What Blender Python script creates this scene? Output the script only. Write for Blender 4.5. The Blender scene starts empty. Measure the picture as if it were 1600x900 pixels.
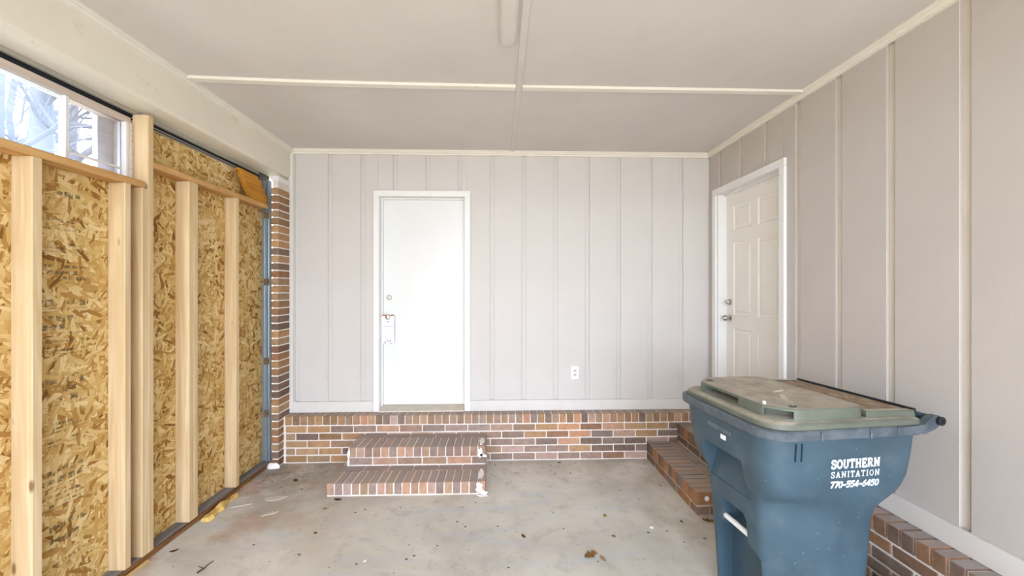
import bpy, bmesh, math, random
from mathutils import Vector, Matrix
random.seed(7)
R = math.radians
S = bpy.context.scene
COL = S.collection

# ------------------------------------------------------------------ camera
cam_d = bpy.data.cameras.new('camera'); cam = bpy.data.objects.new('camera', cam_d); COL.objects.link(cam)
cam.location = (0, -3.743, 1.573)
cam.rotation_euler = (R(90), 0, R(-1.78))
cam_d.sensor_fit = 'HORIZONTAL'; cam_d.sensor_width = 36
cam_d.lens = 612 / 1600 * 36
cam_d.shift_y = 4 / 1600
cam_d.clip_start = 0.02; cam_d.clip_end = 300
S.camera = cam

# ------------------------------------------------------------------ world, sun, exposure
w = bpy.data.worlds.new('world'); S.world = w; w.use_nodes = True
wn = w.node_tree.nodes; wl = w.node_tree.links
bg = wn['Background']
tc = wn.new('ShaderNodeTexCoord'); sep = wn.new('ShaderNodeSeparateXYZ'); ramp = wn.new('ShaderNodeValToRGB')
wl.new(tc.outputs['Generated'], sep.inputs[0]); wl.new(sep.outputs['Z'], ramp.inputs[0])
ramp.color_ramp.elements[0].position = 0.0; ramp.color_ramp.elements[0].color = (0.91, 1.0, 1.17, 1)
ramp.color_ramp.elements[1].position = 0.8; ramp.color_ramp.elements[1].color = (0.42, 0.58, 0.85, 1)
wl.new(ramp.outputs[0], bg.inputs['Color'])
bg.inputs['Strength'].default_value = 5.0
sd = bpy.data.lights.new('sun', 'SUN'); sun = bpy.data.objects.new('sun', sd); COL.objects.link(sun)
sd.energy = 5.5; sd.color = (1.0, 0.935, 0.76); sd.angle = R(0.6)
sun.rotation_euler = (R(27), 0, R(14))
sun.location = (2, -9, 8)
pd = bpy.data.lights.new('opening_portal', 'AREA'); portal = bpy.data.objects.new('opening_portal', pd); COL.objects.link(portal)
pd.shape = 'RECTANGLE'; pd.size = 4.4; pd.size_y = 2.9; pd.cycles.is_portal = True
portal.location = (-0.1, -6.05, 1.45); portal.rotation_euler = (R(90), 0, 0)
S.view_settings.view_transform = 'Standard'; S.view_settings.look = 'None'
S.view_settings.gamma = 1.0; S.view_settings.use_curve_mapping = False
S.view_settings.exposure = 1.22
S.render.engine = 'CYCLES' if False else S.render.engine
S.cycles.max_bounces = 10; S.cycles.diffuse_bounces = 7; S.cycles.use_denoising = True
S.cycles.sample_clamp_indirect = 6.0


# ------------------------------------------------------------------ helpers
def srgb(r, g, b):
    f = lambda c: (c / 255 / 12.92) if c / 255 <= .04045 else ((c / 255 + .055) / 1.055) ** 2.4
    return (f(r), f(g), f(b), 1.0)


def tag(o, label=None, cat=None, group=None, kind=None):
    if label: o['label'] = label
    if cat: o['category'] = cat
    if group: o['group'] = group
    if kind: o['kind'] = kind
    return o


def empty(name, loc=(0, 0, 0), rz=0.0, parent=None):
    o = bpy.data.objects.new(name, None); COL.objects.link(o)
    o.location = loc; o.rotation_euler = (0, 0, rz); o.empty_display_size = 0.1
    if parent: o.parent = parent
    return o


def link(name, me, mat=None, parent=None, loc=(0, 0, 0), rot=(0, 0, 0)):
    o = bpy.data.objects.new(name, me); COL.objects.link(o)
    o.location = loc; o.rotation_euler = rot
    if mat and not me.materials: me.materials.append(mat)
    if parent: o.parent = parent
    return o


def finish(bm, name, smooth=None):
    bmesh.ops.recalc_face_normals(bm, faces=bm.faces[:])
    me = bpy.data.meshes.new(name); bm.to_mesh(me); bm.free()
    if smooth is not None:
        for p in me.polygons: p.use_smooth = True
        me.set_sharp_from_angle(angle=R(smooth))
    return me


def add_box(bm, x0, x1, y0, y1, z0, z1):
    vs = [bm.verts.new(c) for c in ((x0, y0, z0), (x1, y0, z0), (x1, y1, z0), (x0, y1, z0), (x0, y0, z1), (x1, y0, z1), (x1, y1, z1), (x0, y1, z1))]
    fs = [bm.faces.new([vs[i] for i in q]) for q in ((3, 2, 1, 0), (4, 5, 6, 7), (0, 1, 5, 4), (1, 2, 6, 5), (2, 3, 7, 6), (3, 0, 4, 7))]
    return vs, fs


def bevel_all(bm, wd, seg=1):
    bmesh.ops.bevel(bm, geom=bm.edges[:], offset=wd, segments=seg, affect='EDGES', profile=0.5)


def box(name, b, mat, parent=None, bevel=0.0, seg=1):
    """box with its origin at its own centre; b = x0,x1,y0,y1,z0,z1 in the parent's frame"""
    x0, x1, y0, y1, z0, z1 = b
    c = ((x0 + x1) / 2, (y0 + y1) / 2, (z0 + z1) / 2); d = ((x1 - x0) / 2, (y1 - y0) / 2, (z1 - z0) / 2)
    bm = bmesh.new(); add_box(bm, -d[0], d[0], -d[1], d[1], -d[2], d[2])
    if bevel: bevel_all(bm, bevel, seg)
    me = finish(bm, name, 35 if seg > 1 else None)
    return link(name, me, mat, parent, c)


def boxes(name, bl, mat, parent=None):
    bm = bmesh.new()
    for b in bl: add_box(bm, *b)
    return link(name, finish(bm, name), mat, parent)


def add_prism(bm, pts, h0, h1, axis='z'):
    """extrude a 2-d polygon along an axis"""
    def mk(p, h):
        if axis == 'z': return (p[0], p[1], h)
        if axis == 'x': return (h, p[0], p[1])
        return (p[0], h, p[1])
    a = [bm.verts.new(mk(p, h0)) for p in pts]; b = [bm.verts.new(mk(p, h1)) for p in pts]
    n = len(pts)
    bm.faces.new(a[::-1]); bm.faces.new(b)
    for i in range(n): bm.faces.new((a[i], a[(i + 1) % n], b[(i + 1) % n], b[i]))


def prism(name, pts, h0, h1, axis, mat, parent=None, bevel=0.0, loc=(0, 0, 0)):
    bm = bmesh.new(); add_prism(bm, pts, h0, h1, axis)
    if bevel: bevel_all(bm, bevel)
    return link(name, finish(bm, name), mat, parent, loc)


def add_tube(bm, pts, rad, n=8, cap=True):
    rings = []
    for i, p in enumerate(pts):
        p = Vector(p)
        d = (Vector(pts[min(i + 1, len(pts) - 1)]) - Vector(pts[max(i - 1, 0)])).normalized()
        up = Vector((0, 0, 1)) if abs(d.z) < .9 else Vector((1, 0, 0))
        u = d.cross(up).normalized(); v = d.cross(u)
        r = rad[i] if isinstance(rad, (list, tuple)) else rad
        rings.append([bm.verts.new(p + (u * math.cos(2 * math.pi * k / n) + v * math.sin(2 * math.pi * k / n)) * r) for k in range(n)])
    for a, b in zip(rings, rings[1:]):
        for k in range(n): bm.faces.new((a[k], a[(k + 1) % n], b[(k + 1) % n], b[k]))
    if cap:
        bm.faces.new(rings[0][::-1]); bm.faces.new(rings[-1])


def add_lathe(bm, prof, axis, origin, n=24):
    """prof = list of (distance along axis, radius)"""
    ax = Vector(axis).normalized(); up = Vector((0, 0, 1)) if abs(ax.z) < .9 else Vector((1, 0, 0))
    u = ax.cross(up).normalized(); v = ax.cross(u); o = Vector(origin)
    rings = []
    for h, r in prof:
        rings.append([bm.verts.new(o + ax * h + (u * math.cos(2 * math.pi * k / n) + v * math.sin(2 * math.pi * k / n)) * max(r, 1e-4)) for k in range(n)])
    for a, b in zip(rings, rings[1:]):
        for k in range(n): bm.faces.new((a[k], a[(k + 1) % n], b[(k + 1) % n], b[k]))
    bm.faces.new(rings[0][::-1]); bm.faces.new(rings[-1])


def lathe(name, prof, axis, origin, mat, parent=None, n=24):
    bm = bmesh.new(); add_lathe(bm, prof, axis, (0, 0, 0), n)
    return link(name, finish(bm, name, 40), mat, parent, origin)


def boolean_cut(o, cutters):
    """apply boolean differences and drop the cutters"""
    for c in cutters:
        m = o.modifiers.new('cut', 'BOOLEAN'); m.operation = 'DIFFERENCE'; m.solver = 'EXACT'; m.object = c
    dg = bpy.context.evaluated_depsgraph_get(); dg.update()
    me = bpy.data.meshes.new_from_object(o.evaluated_get(dg))
    o.modifiers.clear(); o.data = me
    for c in cutters: bpy.data.objects.remove(c, do_unlink=True)
    return o


# ------------------------------------------------------------------ materials
class Mat:
    def __init__(s, name, rough=0.7, spec=0.3):
        s.m = bpy.data.materials.new(name); s.m.use_nodes = True
        s.t = s.m.node_tree; s.b = s.t.nodes['Principled BSDF']
        s.b.inputs['Roughness'].default_value = rough
        s.b.inputs['Specular IOR Level'].default_value = spec
        s.co = s.n('ShaderNodeTexCoord').outputs['Object']

    def n(s, typ, **kw):
        x = s.t.nodes.new(typ)
        for k, v in kw.items(): setattr(x, k, v)
        return x

    def l(s, a, b): s.t.links.new(a, b)

    def rand_co(s):
        """object coordinates shifted by a random amount per object"""
        oi = s.n('ShaderNodeObjectInfo'); m = s.n('ShaderNodeMath', operation='MULTIPLY'); m.inputs[1].default_value = 53.0
        s.l(oi.outputs['Random'], m.inputs[0])
        v = s.n('ShaderNodeVectorMath', operation='ADD'); s.l(s.co, v.inputs[0]); s.l(m.outputs[0], v.inputs[1])
        s.co = v.outputs[0]; return oi

    def map(s, scale=(1, 1, 1), rot=(0, 0, 0), co=None):
        m = s.n('ShaderNodeMapping'); m.inputs['Scale'].default_value = scale; m.inputs['Rotation'].default_value = rot
        s.l(co or s.co, m.inputs['Vector']); return m.outputs[0]

    def noise(s, scale=5, detail=4, rough=.55, co=None, dist=0.0):
        t = s.n('ShaderNodeTexNoise'); t.inputs['Scale'].default_value = scale; t.inputs['Detail'].default_value = detail
        t.inputs['Roughness'].default_value = rough; t.inputs['Distortion'].default_value = dist
        s.l(co or s.co, t.inputs['Vector']); return t.outputs['Fac']

    def ramp(s, fac, stops, interp='LINEAR'):
        r = s.n('ShaderNodeValToRGB'); cr = r.color_ramp; cr.interpolation = interp
        while len(cr.elements) < len(stops): cr.elements.new(.5)
        for e, (p, c) in zip(cr.elements, stops):
            e.position = p; e.color = c if len(c) == 4 else (*c, 1)
        s.l(fac, r.inputs[0]); return r.outputs[0]

    def step(s, fac, lo, hi):
        r = s.n('ShaderNodeMapRange'); r.interpolation_type = 'SMOOTHSTEP'
        r.inputs[1].default_value = lo; r.inputs[2].default_value = hi
        s.l(fac, r.inputs[0]); return r.outputs[0]

    def math(s, op, a, b=None):
        m = s.n('ShaderNodeMath', operation=op)
        for i, x in enumerate((a, b)):
            if x is None: continue
            if isinstance(x, (int, float)): m.inputs[i].default_value = x
            else: s.l(x, m.inputs[i])
        return m.outputs[0]

    def mix(s, fac, a, b, mode='MIX'):
        m = s.n('ShaderNodeMix', data_type='RGBA', blend_type=mode)
        for i, x in ((0, fac), (6, a), (7, b)):
            if isinstance(x, (int, float)): m.inputs[i].default_value = x
            elif isinstance(x, (tuple, list)): m.inputs[i].default_value = x if len(x) == 4 else (*x, 1)
            else: s.l(x, m.inputs[i])
        return m.outputs[2]

    def color(s, c):
        if isinstance(c, (tuple, list)): s.b.inputs['Base Color'].default_value = c if len(c) == 4 else (*c, 1)
        else: s.l(c, s.b.inputs['Base Color'])

    def bump(s, h, strength=.3, dist=.002):
        b = s.n('ShaderNodeBump'); b.inputs['Strength'].default_value = strength; b.inputs['Distance'].default_value = dist
        s.l(h, b.inputs['Height']); s.l(b.outputs[0], s.b.inputs['Normal'])


def paint(name, c, rough=.55, var=.05, scale=2.5, dirt=0.0, dirt_c=(.25, .2, .14), bump=.15, fine=(60, 60, 60)):
    m = Mat(name, rough)
    lo = tuple(x * (1 - var) for x in c[:3]); hi = tuple(min(1, x * (1 + var)) for x in c[:3])
    k = m.ramp(m.noise(scale, 5), [(.3, lo), (.7, hi)])
    if dirt:
        d = m.math('MULTIPLY', m.step(m.noise(scale * 3.1, 6, .65), .56, .8), dirt)
        k = m.mix(d, k, (*dirt_c, 1))
        sp = m.n('ShaderNodeTexVoronoi'); sp.inputs['Scale'].default_value = 7.0; m.l(m.co, sp.inputs['Vector'])
        k = m.mix(m.math('MULTIPLY', m.math('LESS_THAN', sp.outputs['Distance'], .035), min(1, dirt * 2)), k, (*dirt_c, 1))
    m.color(k)
    if bump: m.bump(m.noise(1.0, 4, .6, m.map(fine)), bump, .001)
    return m.m


def plain(name, c, rough=.5, metal=0.0, spec=.4):
    m = Mat(name, rough, spec); m.color(c); m.b.inputs['Metallic'].default_value = metal
    return m.m


MAT = {}
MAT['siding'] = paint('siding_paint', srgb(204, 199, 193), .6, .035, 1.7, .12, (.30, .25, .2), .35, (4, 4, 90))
MAT['taupe'] = paint('taupe_siding_paint', srgb(190, 183, 176), .6, .035, 1.7, .12, (.30, .25, .2), .35, (4, 90, 4))  # siding paint darkened: the side wall's dimmer light is put into its colour
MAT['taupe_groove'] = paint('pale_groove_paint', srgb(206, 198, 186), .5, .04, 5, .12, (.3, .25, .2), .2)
MAT['batten'] = paint('batten_paint', srgb(214, 209, 202), .5, .04, 5, .12, (.3, .25, .2), .2)
MAT['ceiling'] = paint('ceiling_paint', srgb(208, 203, 197), .7, .05, 1.3, .14, (.36, .31, .25), .25, (9, 9, 9))
MAT['cream'] = paint('cream_paint', srgb(224, 217, 200), .5, .04, 2.2, .4, (.42, .32, .18), .2, (12, 12, 12))
MAT['crown'] = paint('crown_paint', srgb(228, 222, 210), .5, .03, 6, .15, (.4, .33, .25), .1)
MAT['white'] = paint('white_trim_paint', srgb(230, 229, 226), .4, .015, 6, .04, (.5, .45, .4), .06)
MAT['door'] = paint('white_door_paint', srgb(224, 224, 221), .32, .015, 4, .03, (.55, .5, .45), .1, (3, 3, 3))
MAT['door_shade'] = paint('off_white_door_paint', srgb(232, 228, 219), .38, .02, 4, .03, (.5, .45, .4), .06)
MAT['threshold'] = paint('threshold_paint', srgb(206, 196, 178), .5, .08, 12, .25, (.3, .24, .18), .2)
MAT['nickel'] = plain('brushed_nickel', (.55, .52, .48), .25, 1.0)
MAT['steel'] = plain('galvanised_steel', srgb(176, 190, 200), .32, .75)
MAT['rust'] = paint('rusty_steel', srgb(120, 92, 60), .6, .3, 30, .5, (.1, .05, .02), .4)
MAT['dark'] = plain('dark_rubber', (.012, .013, .018), .7)
MAT['black_plastic'] = plain('black_plastic', (.012, .013, .015), .4)
MAT['grey_strip'] = paint('grey_metal_strip', srgb(168, 164, 152), .5, .08, 9, .3, (.2, .18, .14), .1)
MAT['outlet'] = plain('white_outlet_plastic', srgb(244, 244, 242), .35)
MAT['socket'] = plain('grey_socket_plastic', srgb(190, 188, 184), .4)
MAT['vinyl'] = paint('white_window_vinyl', srgb(226, 224, 222), .45, .04, 8, .2, (.4, .34, .3), .05)
MAT['paper'] = plain('white_paper', srgb(234, 234, 238), .7)
MAT['red_ink'] = plain('red_printed_ink', srgb(176, 78, 48), .7)
MAT['ink'] = plain('grey_printed_ink', srgb(112, 112, 118), .7)
MAT['print_white'] = plain('white_print', srgb(236, 240, 244), .5)
MAT['whitewash'] = paint('white_paint_splash', srgb(236, 232, 226), .7, .06, 14, .2, (.5, .46, .42), .5)
MAT['chip_wood'] = paint('torn_yellow_wood', srgb(214, 178, 104), .8, .25, 22, .5, (.2, .12, .04), .6)
MAT['pale_flake'] = paint('pale_flake', srgb(206, 198, 184), .8, .08, 25, .2, (.4, .36, .3), .4)
MAT['white_flake'] = plain('white_flake', srgb(245, 245, 242), .6)
MAT['leaf'] = paint('dead_leaf', srgb(128, 92, 46), .8, .35, 30, .5, (.08, .04, .01), .3)
MAT['leaf_dark'] = paint('dark_dead_leaf', srgb(84, 64, 46), .85, .3, 30, .4, (.04, .03, .02), .3)
MAT['leaf_tan'] = paint('tan_dead_leaf', srgb(158, 128, 80), .8, .3, 30, .4, (.1, .06, .02), .3)
MAT['grit'] = plain('dark_grit', (.12, .105, .09), .9)


def mortar_mat(name, c):
    m = Mat(name, .9)
    k = m.ramp(m.noise(9, 6, .65), [(.25, tuple(x * .8 for x in c[:3])), (.65, c[:3])])
    m.color(k); m.bump(m.noise(120, 4, .6), .5, .002); return m.m


MAT['mortar'] = mortar_mat('mortar', srgb(232, 222, 212))
MAT['mortar_tan'] = mortar_mat('tan_mortar', srgb(196, 178, 152))


def brick_mat():
    m = Mat('brick', .88, .2); oi = m.rand_co()
    n1 = m.noise(18, 6, .65); n2 = m.noise(70, 3, .6)
    k = m.mix(m.step(n1, .35, .7), oi.outputs['Color'], m.mix(1.0, oi.outputs['Color'], (.80, .76, .74, 1), 'MULTIPLY'))
    k = m.mix(m.math('MULTIPLY', m.step(n2, .6, .75), .55), k, m.mix(.7, oi.outputs['Color'], (.05, .04, .04, 1)))
    k = m.mix(m.math('MULTIPLY', m.step(m.noise(31, 5, .7), .58, .78), .3), k, srgb(205, 190, 178))
    g = m.n('ShaderNodeNewGeometry'); sx = m.n('ShaderNodeSeparateXYZ'); m.l(g.outputs['True Normal'], sx.inputs[0])
    dust = m.math('MULTIPLY', m.step(sx.outputs[2], .8, .98), m.math('ADD', .3, m.math('MULTIPLY', m.noise(9, 5, .6), .75)))
    k = m.mix(dust, k, srgb(170, 160, 154))
    m.color(k)
    m.bump(m.noise(60, 6, .7), .55, .003); return m.m


MAT['brick'] = brick_mat()


def wood_mat(name, axis, lo, hi, dark, knots=True):
    m = Mat(name, .75, .2); m.rand_co()
    sc = {'x': (1.2, 32, 32), 'y': (32, 1.2, 32), 'z': (32, 32, 1.2)}[axis]
    g = m.noise(1.0, 5, .6, m.map(sc), .8)
    k = m.ramp(g, [(.3, lo), (.55, tuple((a + b) / 2 for a, b in zip(lo, hi))), (.75, hi)])
    k = m.mix(m.math('MULTIPLY', m.step(m.noise(2.2, 3), .45, .75), .45), k, lo)
    if knots:
        sc2 = {'x': (5, 14, 14), 'y': (14, 5, 14), 'z': (14, 14, 5)}[axis]
        v = m.n('ShaderNodeTexVoronoi'); v.inputs['Scale'].default_value = 1.0; m.l(m.map(sc2), v.inputs['Vector'])
        sepc = m.n('ShaderNodeSeparateColor'); m.l(v.outputs['Color'], sepc.inputs[0])
        on = m.math('GREATER_THAN', sepc.outputs[0], .72)
        d = m.math('SUBTRACT', 1.0, m.step(v.outputs['Distance'], .06, .2))
        k = m.mix(m.math('MULTIPLY', m.math('MULTIPLY', d, on), .8), k, dark)
    m.color(k); m.bump(g, .25, .001); return m.m


W_LO, W_HI, W_DK = srgb(198, 168, 124)[:3], srgb(228, 206, 168)[:3], srgb(112, 66, 30)[:3]
MAT['stud'] = wood_mat('pine_stud', 'z', W_LO, W_HI, W_DK)
MAT['plate'] = wood_mat('pine_plate', 'y', srgb(176, 128, 74)[:3], srgb(222, 182, 122)[:3], W_DK)
MAT['brace'] = wood_mat('orange_plank', 'y', srgb(170, 112, 38)[:3], srgb(206, 148, 62)[:3], srgb(110, 52, 18)[:3])
MAT['jamb_wood'] = wood_mat('pinkish_wood', 'y', srgb(190, 172, 158)[:3], srgb(216, 204, 192)[:3], srgb(120, 96, 80)[:3], False)
MAT['lath'] = wood_mat('pale_lath', 'y', srgb(198, 158, 96)[:3], srgb(226, 192, 134)[:3], W_DK, False)


def sill_mat():
    m = Mat('weathered_sill', .8)
    m.color(m.ramp(m.noise(1, 5, .6, m.map((30, 2, 30))), [(.3, srgb(104, 102, 104)), (.7, srgb(140, 138, 138))])); return m.m


def sill_side():
    m = Mat('wet_brown_wood', .75)
    m.color(m.ramp(m.noise(1, 6, .65, m.map((60, 4, 60))), [(.3, srgb(70, 42, 20)), (.55, srgb(128, 88, 48)), (.75, srgb(186, 140, 84))])); return m.m


MAT['sill'] = sill_mat(); MAT['sill_side'] = sill_side()


def osb_mat():
    m = Mat('osb', .75, .2)
    # strands lie in the board's plane: local y, z
    sep = m.n('ShaderNodeSeparateXYZ'); m.l(m.co, sep.inputs[0])
    cmb = m.n('ShaderNodeCombineXYZ'); m.l(sep.outputs[1], cmb.inputs[0]); m.l(sep.outputs[2], cmb.inputs[1])
    base = cmb.outputs[0]
    warp = m.n('ShaderNodeTexNoise'); warp.inputs['Scale'].default_value = 6; warp.inputs['Detail'].default_value = 3; m.l(base, warp.inputs['Vector'])
    wv = m.n('ShaderNodeVectorMath', operation='SCALE'); wv.inputs['Scale'].default_value = .05; m.l(warp.outputs['Color'], wv.inputs[0])
    ad = m.n('ShaderNodeVectorMath', operation='ADD'); m.l(base, ad.inputs[0]); m.l(wv.outputs[0], ad.inputs[1])
    best = tone = None
    for ang, sx, sy in ((12, 14, 54), (58, 15, 60), (97, 13, 52), (143, 16, 58), (75, 22, 82), (165, 12, 50)):
        v = m.n('ShaderNodeTexVoronoi', voronoi_dimensions='2D'); v.inputs['Scale'].default_value = 1.0
        mp = m.n('ShaderNodeMapping', vector_type='TEXTURE')
        mp.inputs['Rotation'].default_value = (0, 0, R(ang)); mp.inputs['Scale'].default_value = (1 / sx, 1 / sy, 1)
        m.l(ad.outputs[0], mp.inputs['Vector']); m.l(mp.outputs[0], v.inputs['Vector'])
        sc = m.n('ShaderNodeSeparateColor'); m.l(v.outputs['Color'], sc.inputs[0])
        pr, tn = sc.outputs[0], sc.outputs[1]
        if best is None: best, tone = pr, tn
        else:
            g = m.math('GREATER_THAN', pr, best)
            mx = m.n('ShaderNodeMix', data_type='FLOAT'); m.l(g, mx.inputs[0]); m.l(tone, mx.inputs[2]); m.l(tn, mx.inputs[3])
            tone = mx.outputs[0]; best = m.math('MAXIMUM', best, pr)
    t2 = m.math('ADD', tone, m.math('MULTIPLY', m.math('SUBTRACT', m.noise(3.0, 4, .6, base), .5), .5))
    k = m.ramp(t2, [(0.0, srgb(132, 92, 42)), (.1, srgb(166, 122, 62)), (.28, srgb(190, 152, 88)), (.6, srgb(206, 174, 110)), (1.0, srgb(226, 202, 150))])
    fine = m.noise(1, 4, .6, m.map((30, 90, 90)))
    k = m.mix(m.math('MULTIPLY', m.step(fine, .55, .8), .35), k, srgb(150, 98, 34))
    m.color(k); m.bump(best, .4, .002); return m.m


MAT['osb'] = osb_mat()


def stamp_mat():
    m = Mat('faded_stamp_ink', .8); m.color(srgb(138, 118, 84))
    a = m.math('MULTIPLY', m.step(m.noise(34, 4, .7), .40, .70), .55)
    m.l(a, m.b.inputs['Alpha']); return m.m


MAT['stamp'] = stamp_mat()


def concrete_mat():
    m = Mat('concrete', .62, .35)
    k = m.ramp(m.noise(1.1, 7, .62, None, .6), [(.28, srgb(180, 174, 162)), (.5, srgb(208, 202, 190)), (.72, srgb(223, 218, 207))])
    n2 = m.noise(7, 6, .7)
    k = m.mix(m.math('MULTIPLY', m.step(n2, .50, .72), .45), k, srgb(150, 142, 132))
    # brushed streaks running diagonally, bluish wet-looking film
    st = m.noise(1, 4, .6, m.map((2.0, 9.0, 1), (0, 0, R(-35))))
    k = m.mix(m.math('MULTIPLY', m.step(st, .50, .70), .5), k, srgb(188, 194, 202))
    # rust stains along the left wall; patches darken towards the back and left back corner
    sx = m.n('ShaderNodeSeparateXYZ'); m.l(m.co, sx.inputs[0])
    near_left = m.step(sx.outputs[0], -0.7, -2.0)
    rust = m.math('MULTIPLY', m.math('MULTIPLY', m.step(m.noise(2.4, 6, .6), .46, .66), near_left), .65)
    k = m.mix(rust, k, srgb(176, 132, 98))
    back = m.math('MULTIPLY', m.step(sx.outputs[1], -1.0, -0.1), m.step(m.noise(3.1, 5, .65), .4, .62))
    k = m.mix(m.math('MULTIPLY', back, .22), k, srgb(126, 120, 106))
    lb = m.math('MULTIPLY', m.math('MULTIPLY', near_left, m.step(sx.outputs[1], -1.3, -0.2)), m.step(m.noise(4.4, 5, .7), .36, .6))
    k = m.mix(m.math('MULTIPLY', lb, .6), k, srgb(104, 94, 84))
    # yellowish grime beside the bin
    rb = m.math('MULTIPLY', m.math('MULTIPLY', m.step(sx.outputs[0], .7, 1.25), m.step(m.noise(3, 5, .6), .42, .66)), .4)
    k = m.mix(rb, k, srgb(150, 134, 94))
    sp = m.n('ShaderNodeTexVoronoi'); sp.inputs['Scale'].default_value = 20; m.l(m.co, sp.inputs['Vector'])
    k = m.mix(m.math('MULTIPLY', m.math('LESS_THAN', sp.outputs['Distance'], .07), .4), k, srgb(112, 104, 96))
    m.color(k); m.bump(m.noise(45, 6, .7), .25, .002); return m.m


MAT['concrete'] = concrete_mat()


def bin_mat():
    m = Mat('blue_grey_bin_plastic', .42, .45)
    k = m.ramp(m.noise(4, 5, .6), [(.3, srgb(53, 72, 83)), (.7, srgb(66, 88, 100))])
    dust = m.math('MULTIPLY', m.step(m.noise(6, 6, .65), .5, .8), .3)
    k = m.mix(dust, k, srgb(120, 128, 130))
    sp = m.n('ShaderNodeTexVoronoi'); sp.inputs['Scale'].default_value = 16; m.l(m.co, sp.inputs['Vector'])
    k = m.mix(m.math('MULTIPLY', m.math('LESS_THAN', sp.outputs['Distance'], .045), .5), k, srgb(150, 160, 166))
    m.color(k); m.bump(m.noise(90, 3, .6), .12, .001); return m.m


def rim_mat():
    m = Mat('scuffed_rim_plastic', .45, .45)
    k = m.ramp(m.noise(9, 6, .7), [(.35, srgb(64, 74, 82)), (.58, srgb(92, 100, 106)), (.78, srgb(142, 143, 138))])
    m.color(k); m.bump(m.noise(60, 4, .6), .2, .001); return m.m


def lid_mat():
    m = Mat('dusty_green_lid', .5, .4)
    k = m.ramp(m.noise(5, 5, .6), [(.3, srgb(82, 88, 76)), (.7, srgb(106, 110, 97))])
    g = m.n('ShaderNodeNewGeometry'); sx = m.n('ShaderNodeSeparateXYZ'); m.l(g.outputs['Normal'], sx.inputs[0])
    up = m.step(sx.outputs[2], .75, .97)
    dust = m.math('MULTIPLY', up, m.math('ADD', .68, m.math('MULTIPLY', m.noise(6, 6, .65), .55)))
    k = m.mix(dust, k, m.ramp(m.noise(11, 6, .7), [(.3, srgb(140, 128, 110)), (.65, srgb(186, 178, 162))]))
    m.color(k); m.bump(m.noise(70, 4, .6), .2, .001); return m.m


def litter_mat():
    m = Mat('leaf_litter', .9)
    m.color(m.ramp(m.noise(1, 6, .7, m.map((40, 14, 30))), [(.3, srgb(98, 80, 62)), (.5, srgb(146, 126, 104)), (.75, srgb(188, 172, 150))]))
    m.bump(m.noise(60, 5, .7), .8, .006); return m.m


MAT['bin'] = bin_mat(); MAT['rim'] = rim_mat(); MAT['lid'] = lid_mat(); MAT['litter'] = litter_mat()
MAT['serial'] = plain('faint_serial_print', srgb(158, 166, 168), .6)


def glass_mat(name, tint, haze):
    m = bpy.data.materials.new(name); m.use_nodes = True; t = m.node_tree; t.nodes.clear()
    out = t.nodes.new('ShaderNodeOutputMaterial'); tr = t.nodes.new('ShaderNodeBsdfTransparent'); gl = t.nodes.new('ShaderNodeBsdfGlossy')
    df = t.nodes.new('ShaderNodeBsdfTranslucent'); fr = t.nodes.new('ShaderNodeFresnel'); m1 = t.nodes.new('ShaderNodeMixShader'); m2 = t.nodes.new('ShaderNodeMixShader')
    tr.inputs[0].default_value = tint; gl.inputs['Roughness'].default_value = .02; df.inputs[0].default_value = (.92, .95, 1, 1); fr.inputs[0].default_value = 1.3
    no = t.nodes.new('ShaderNodeTexNoise'); no.inputs['Scale'].default_value = 5; no.inputs['Detail'].default_value = 5
    tcn = t.nodes.new('ShaderNodeTexCoord'); t.links.new(tcn.outputs['Object'], no.inputs['Vector'])
    mu = t.nodes.new('ShaderNodeMath'); mu.operation = 'MULTIPLY'; mu.inputs[1].default_value = haze * 2; t.links.new(no.outputs['Fac'], mu.inputs[0])
    t.links.new(mu.outputs[0], m1.inputs[0]); t.links.new(tr.outputs[0], m1.inputs[1]); t.links.new(df.outputs[0], m1.inputs[2])
    t.links.new(fr.outputs[0], m2.inputs[0]); t.links.new(m1.outputs[0], m2.inputs[1]); t.links.new(gl.outputs[0], m2.inputs[2])
    t.links.new(m2.outputs[0], out.inputs['Surface']); return m


MAT['glass'] = glass_mat('window_glass', (.90, .91, .94, 1), .03)
MAT['glass_hazy'] = glass_mat('hazy_window_glass', (.86, .92, .99, 1), .06)
MAT['bark'] = paint('grey_bark', srgb(84, 82, 84), .9, .25, 6, .3, (.1, .09, .08), .6, (3, 3, 1))
MAT['ground'] = paint('winter_lawn', srgb(150, 138, 112), .95, .2, .8, .5, (.16, .13, .08), .4, (9, 9, 9))
MAT['drive'] = paint('driveway_concrete', srgb(190, 182, 170), .85, .08, .7, .2, (.3, .27, .22), .3, (9, 9, 9))
MAT['roof'] = plain('roof_underlay', (.1, .09, .08), .9)

# ------------------------------------------------------------------ room shell
XR, XB = 2.03, 1.91          # right siding face, right brick face
YB = -0.12                   # back brick face
YF = -6.0                    # open front of the carport
CZ = 2.90                    # ceiling

floor = box('floor', (-2.45, 2.15, YF - .2, 0.2, -.2, 0), MAT['concrete']); floor.location.z = -.1
# keep the concrete pattern in room coordinates
for v in floor.data.vertices: v.co += floor.location
floor.location = (0, 0, 0)
tag(floor, 'stained grey concrete carport floor slab', 'floor', kind='structure')

ceil = boxes('ceiling', [(-2.4, 2.15, YF, .2, CZ, CZ + .12)], MAT['ceiling'])
tag(ceil, 'off white painted panel ceiling with thin battens over the joints', 'ceiling', kind='structure')
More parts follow.
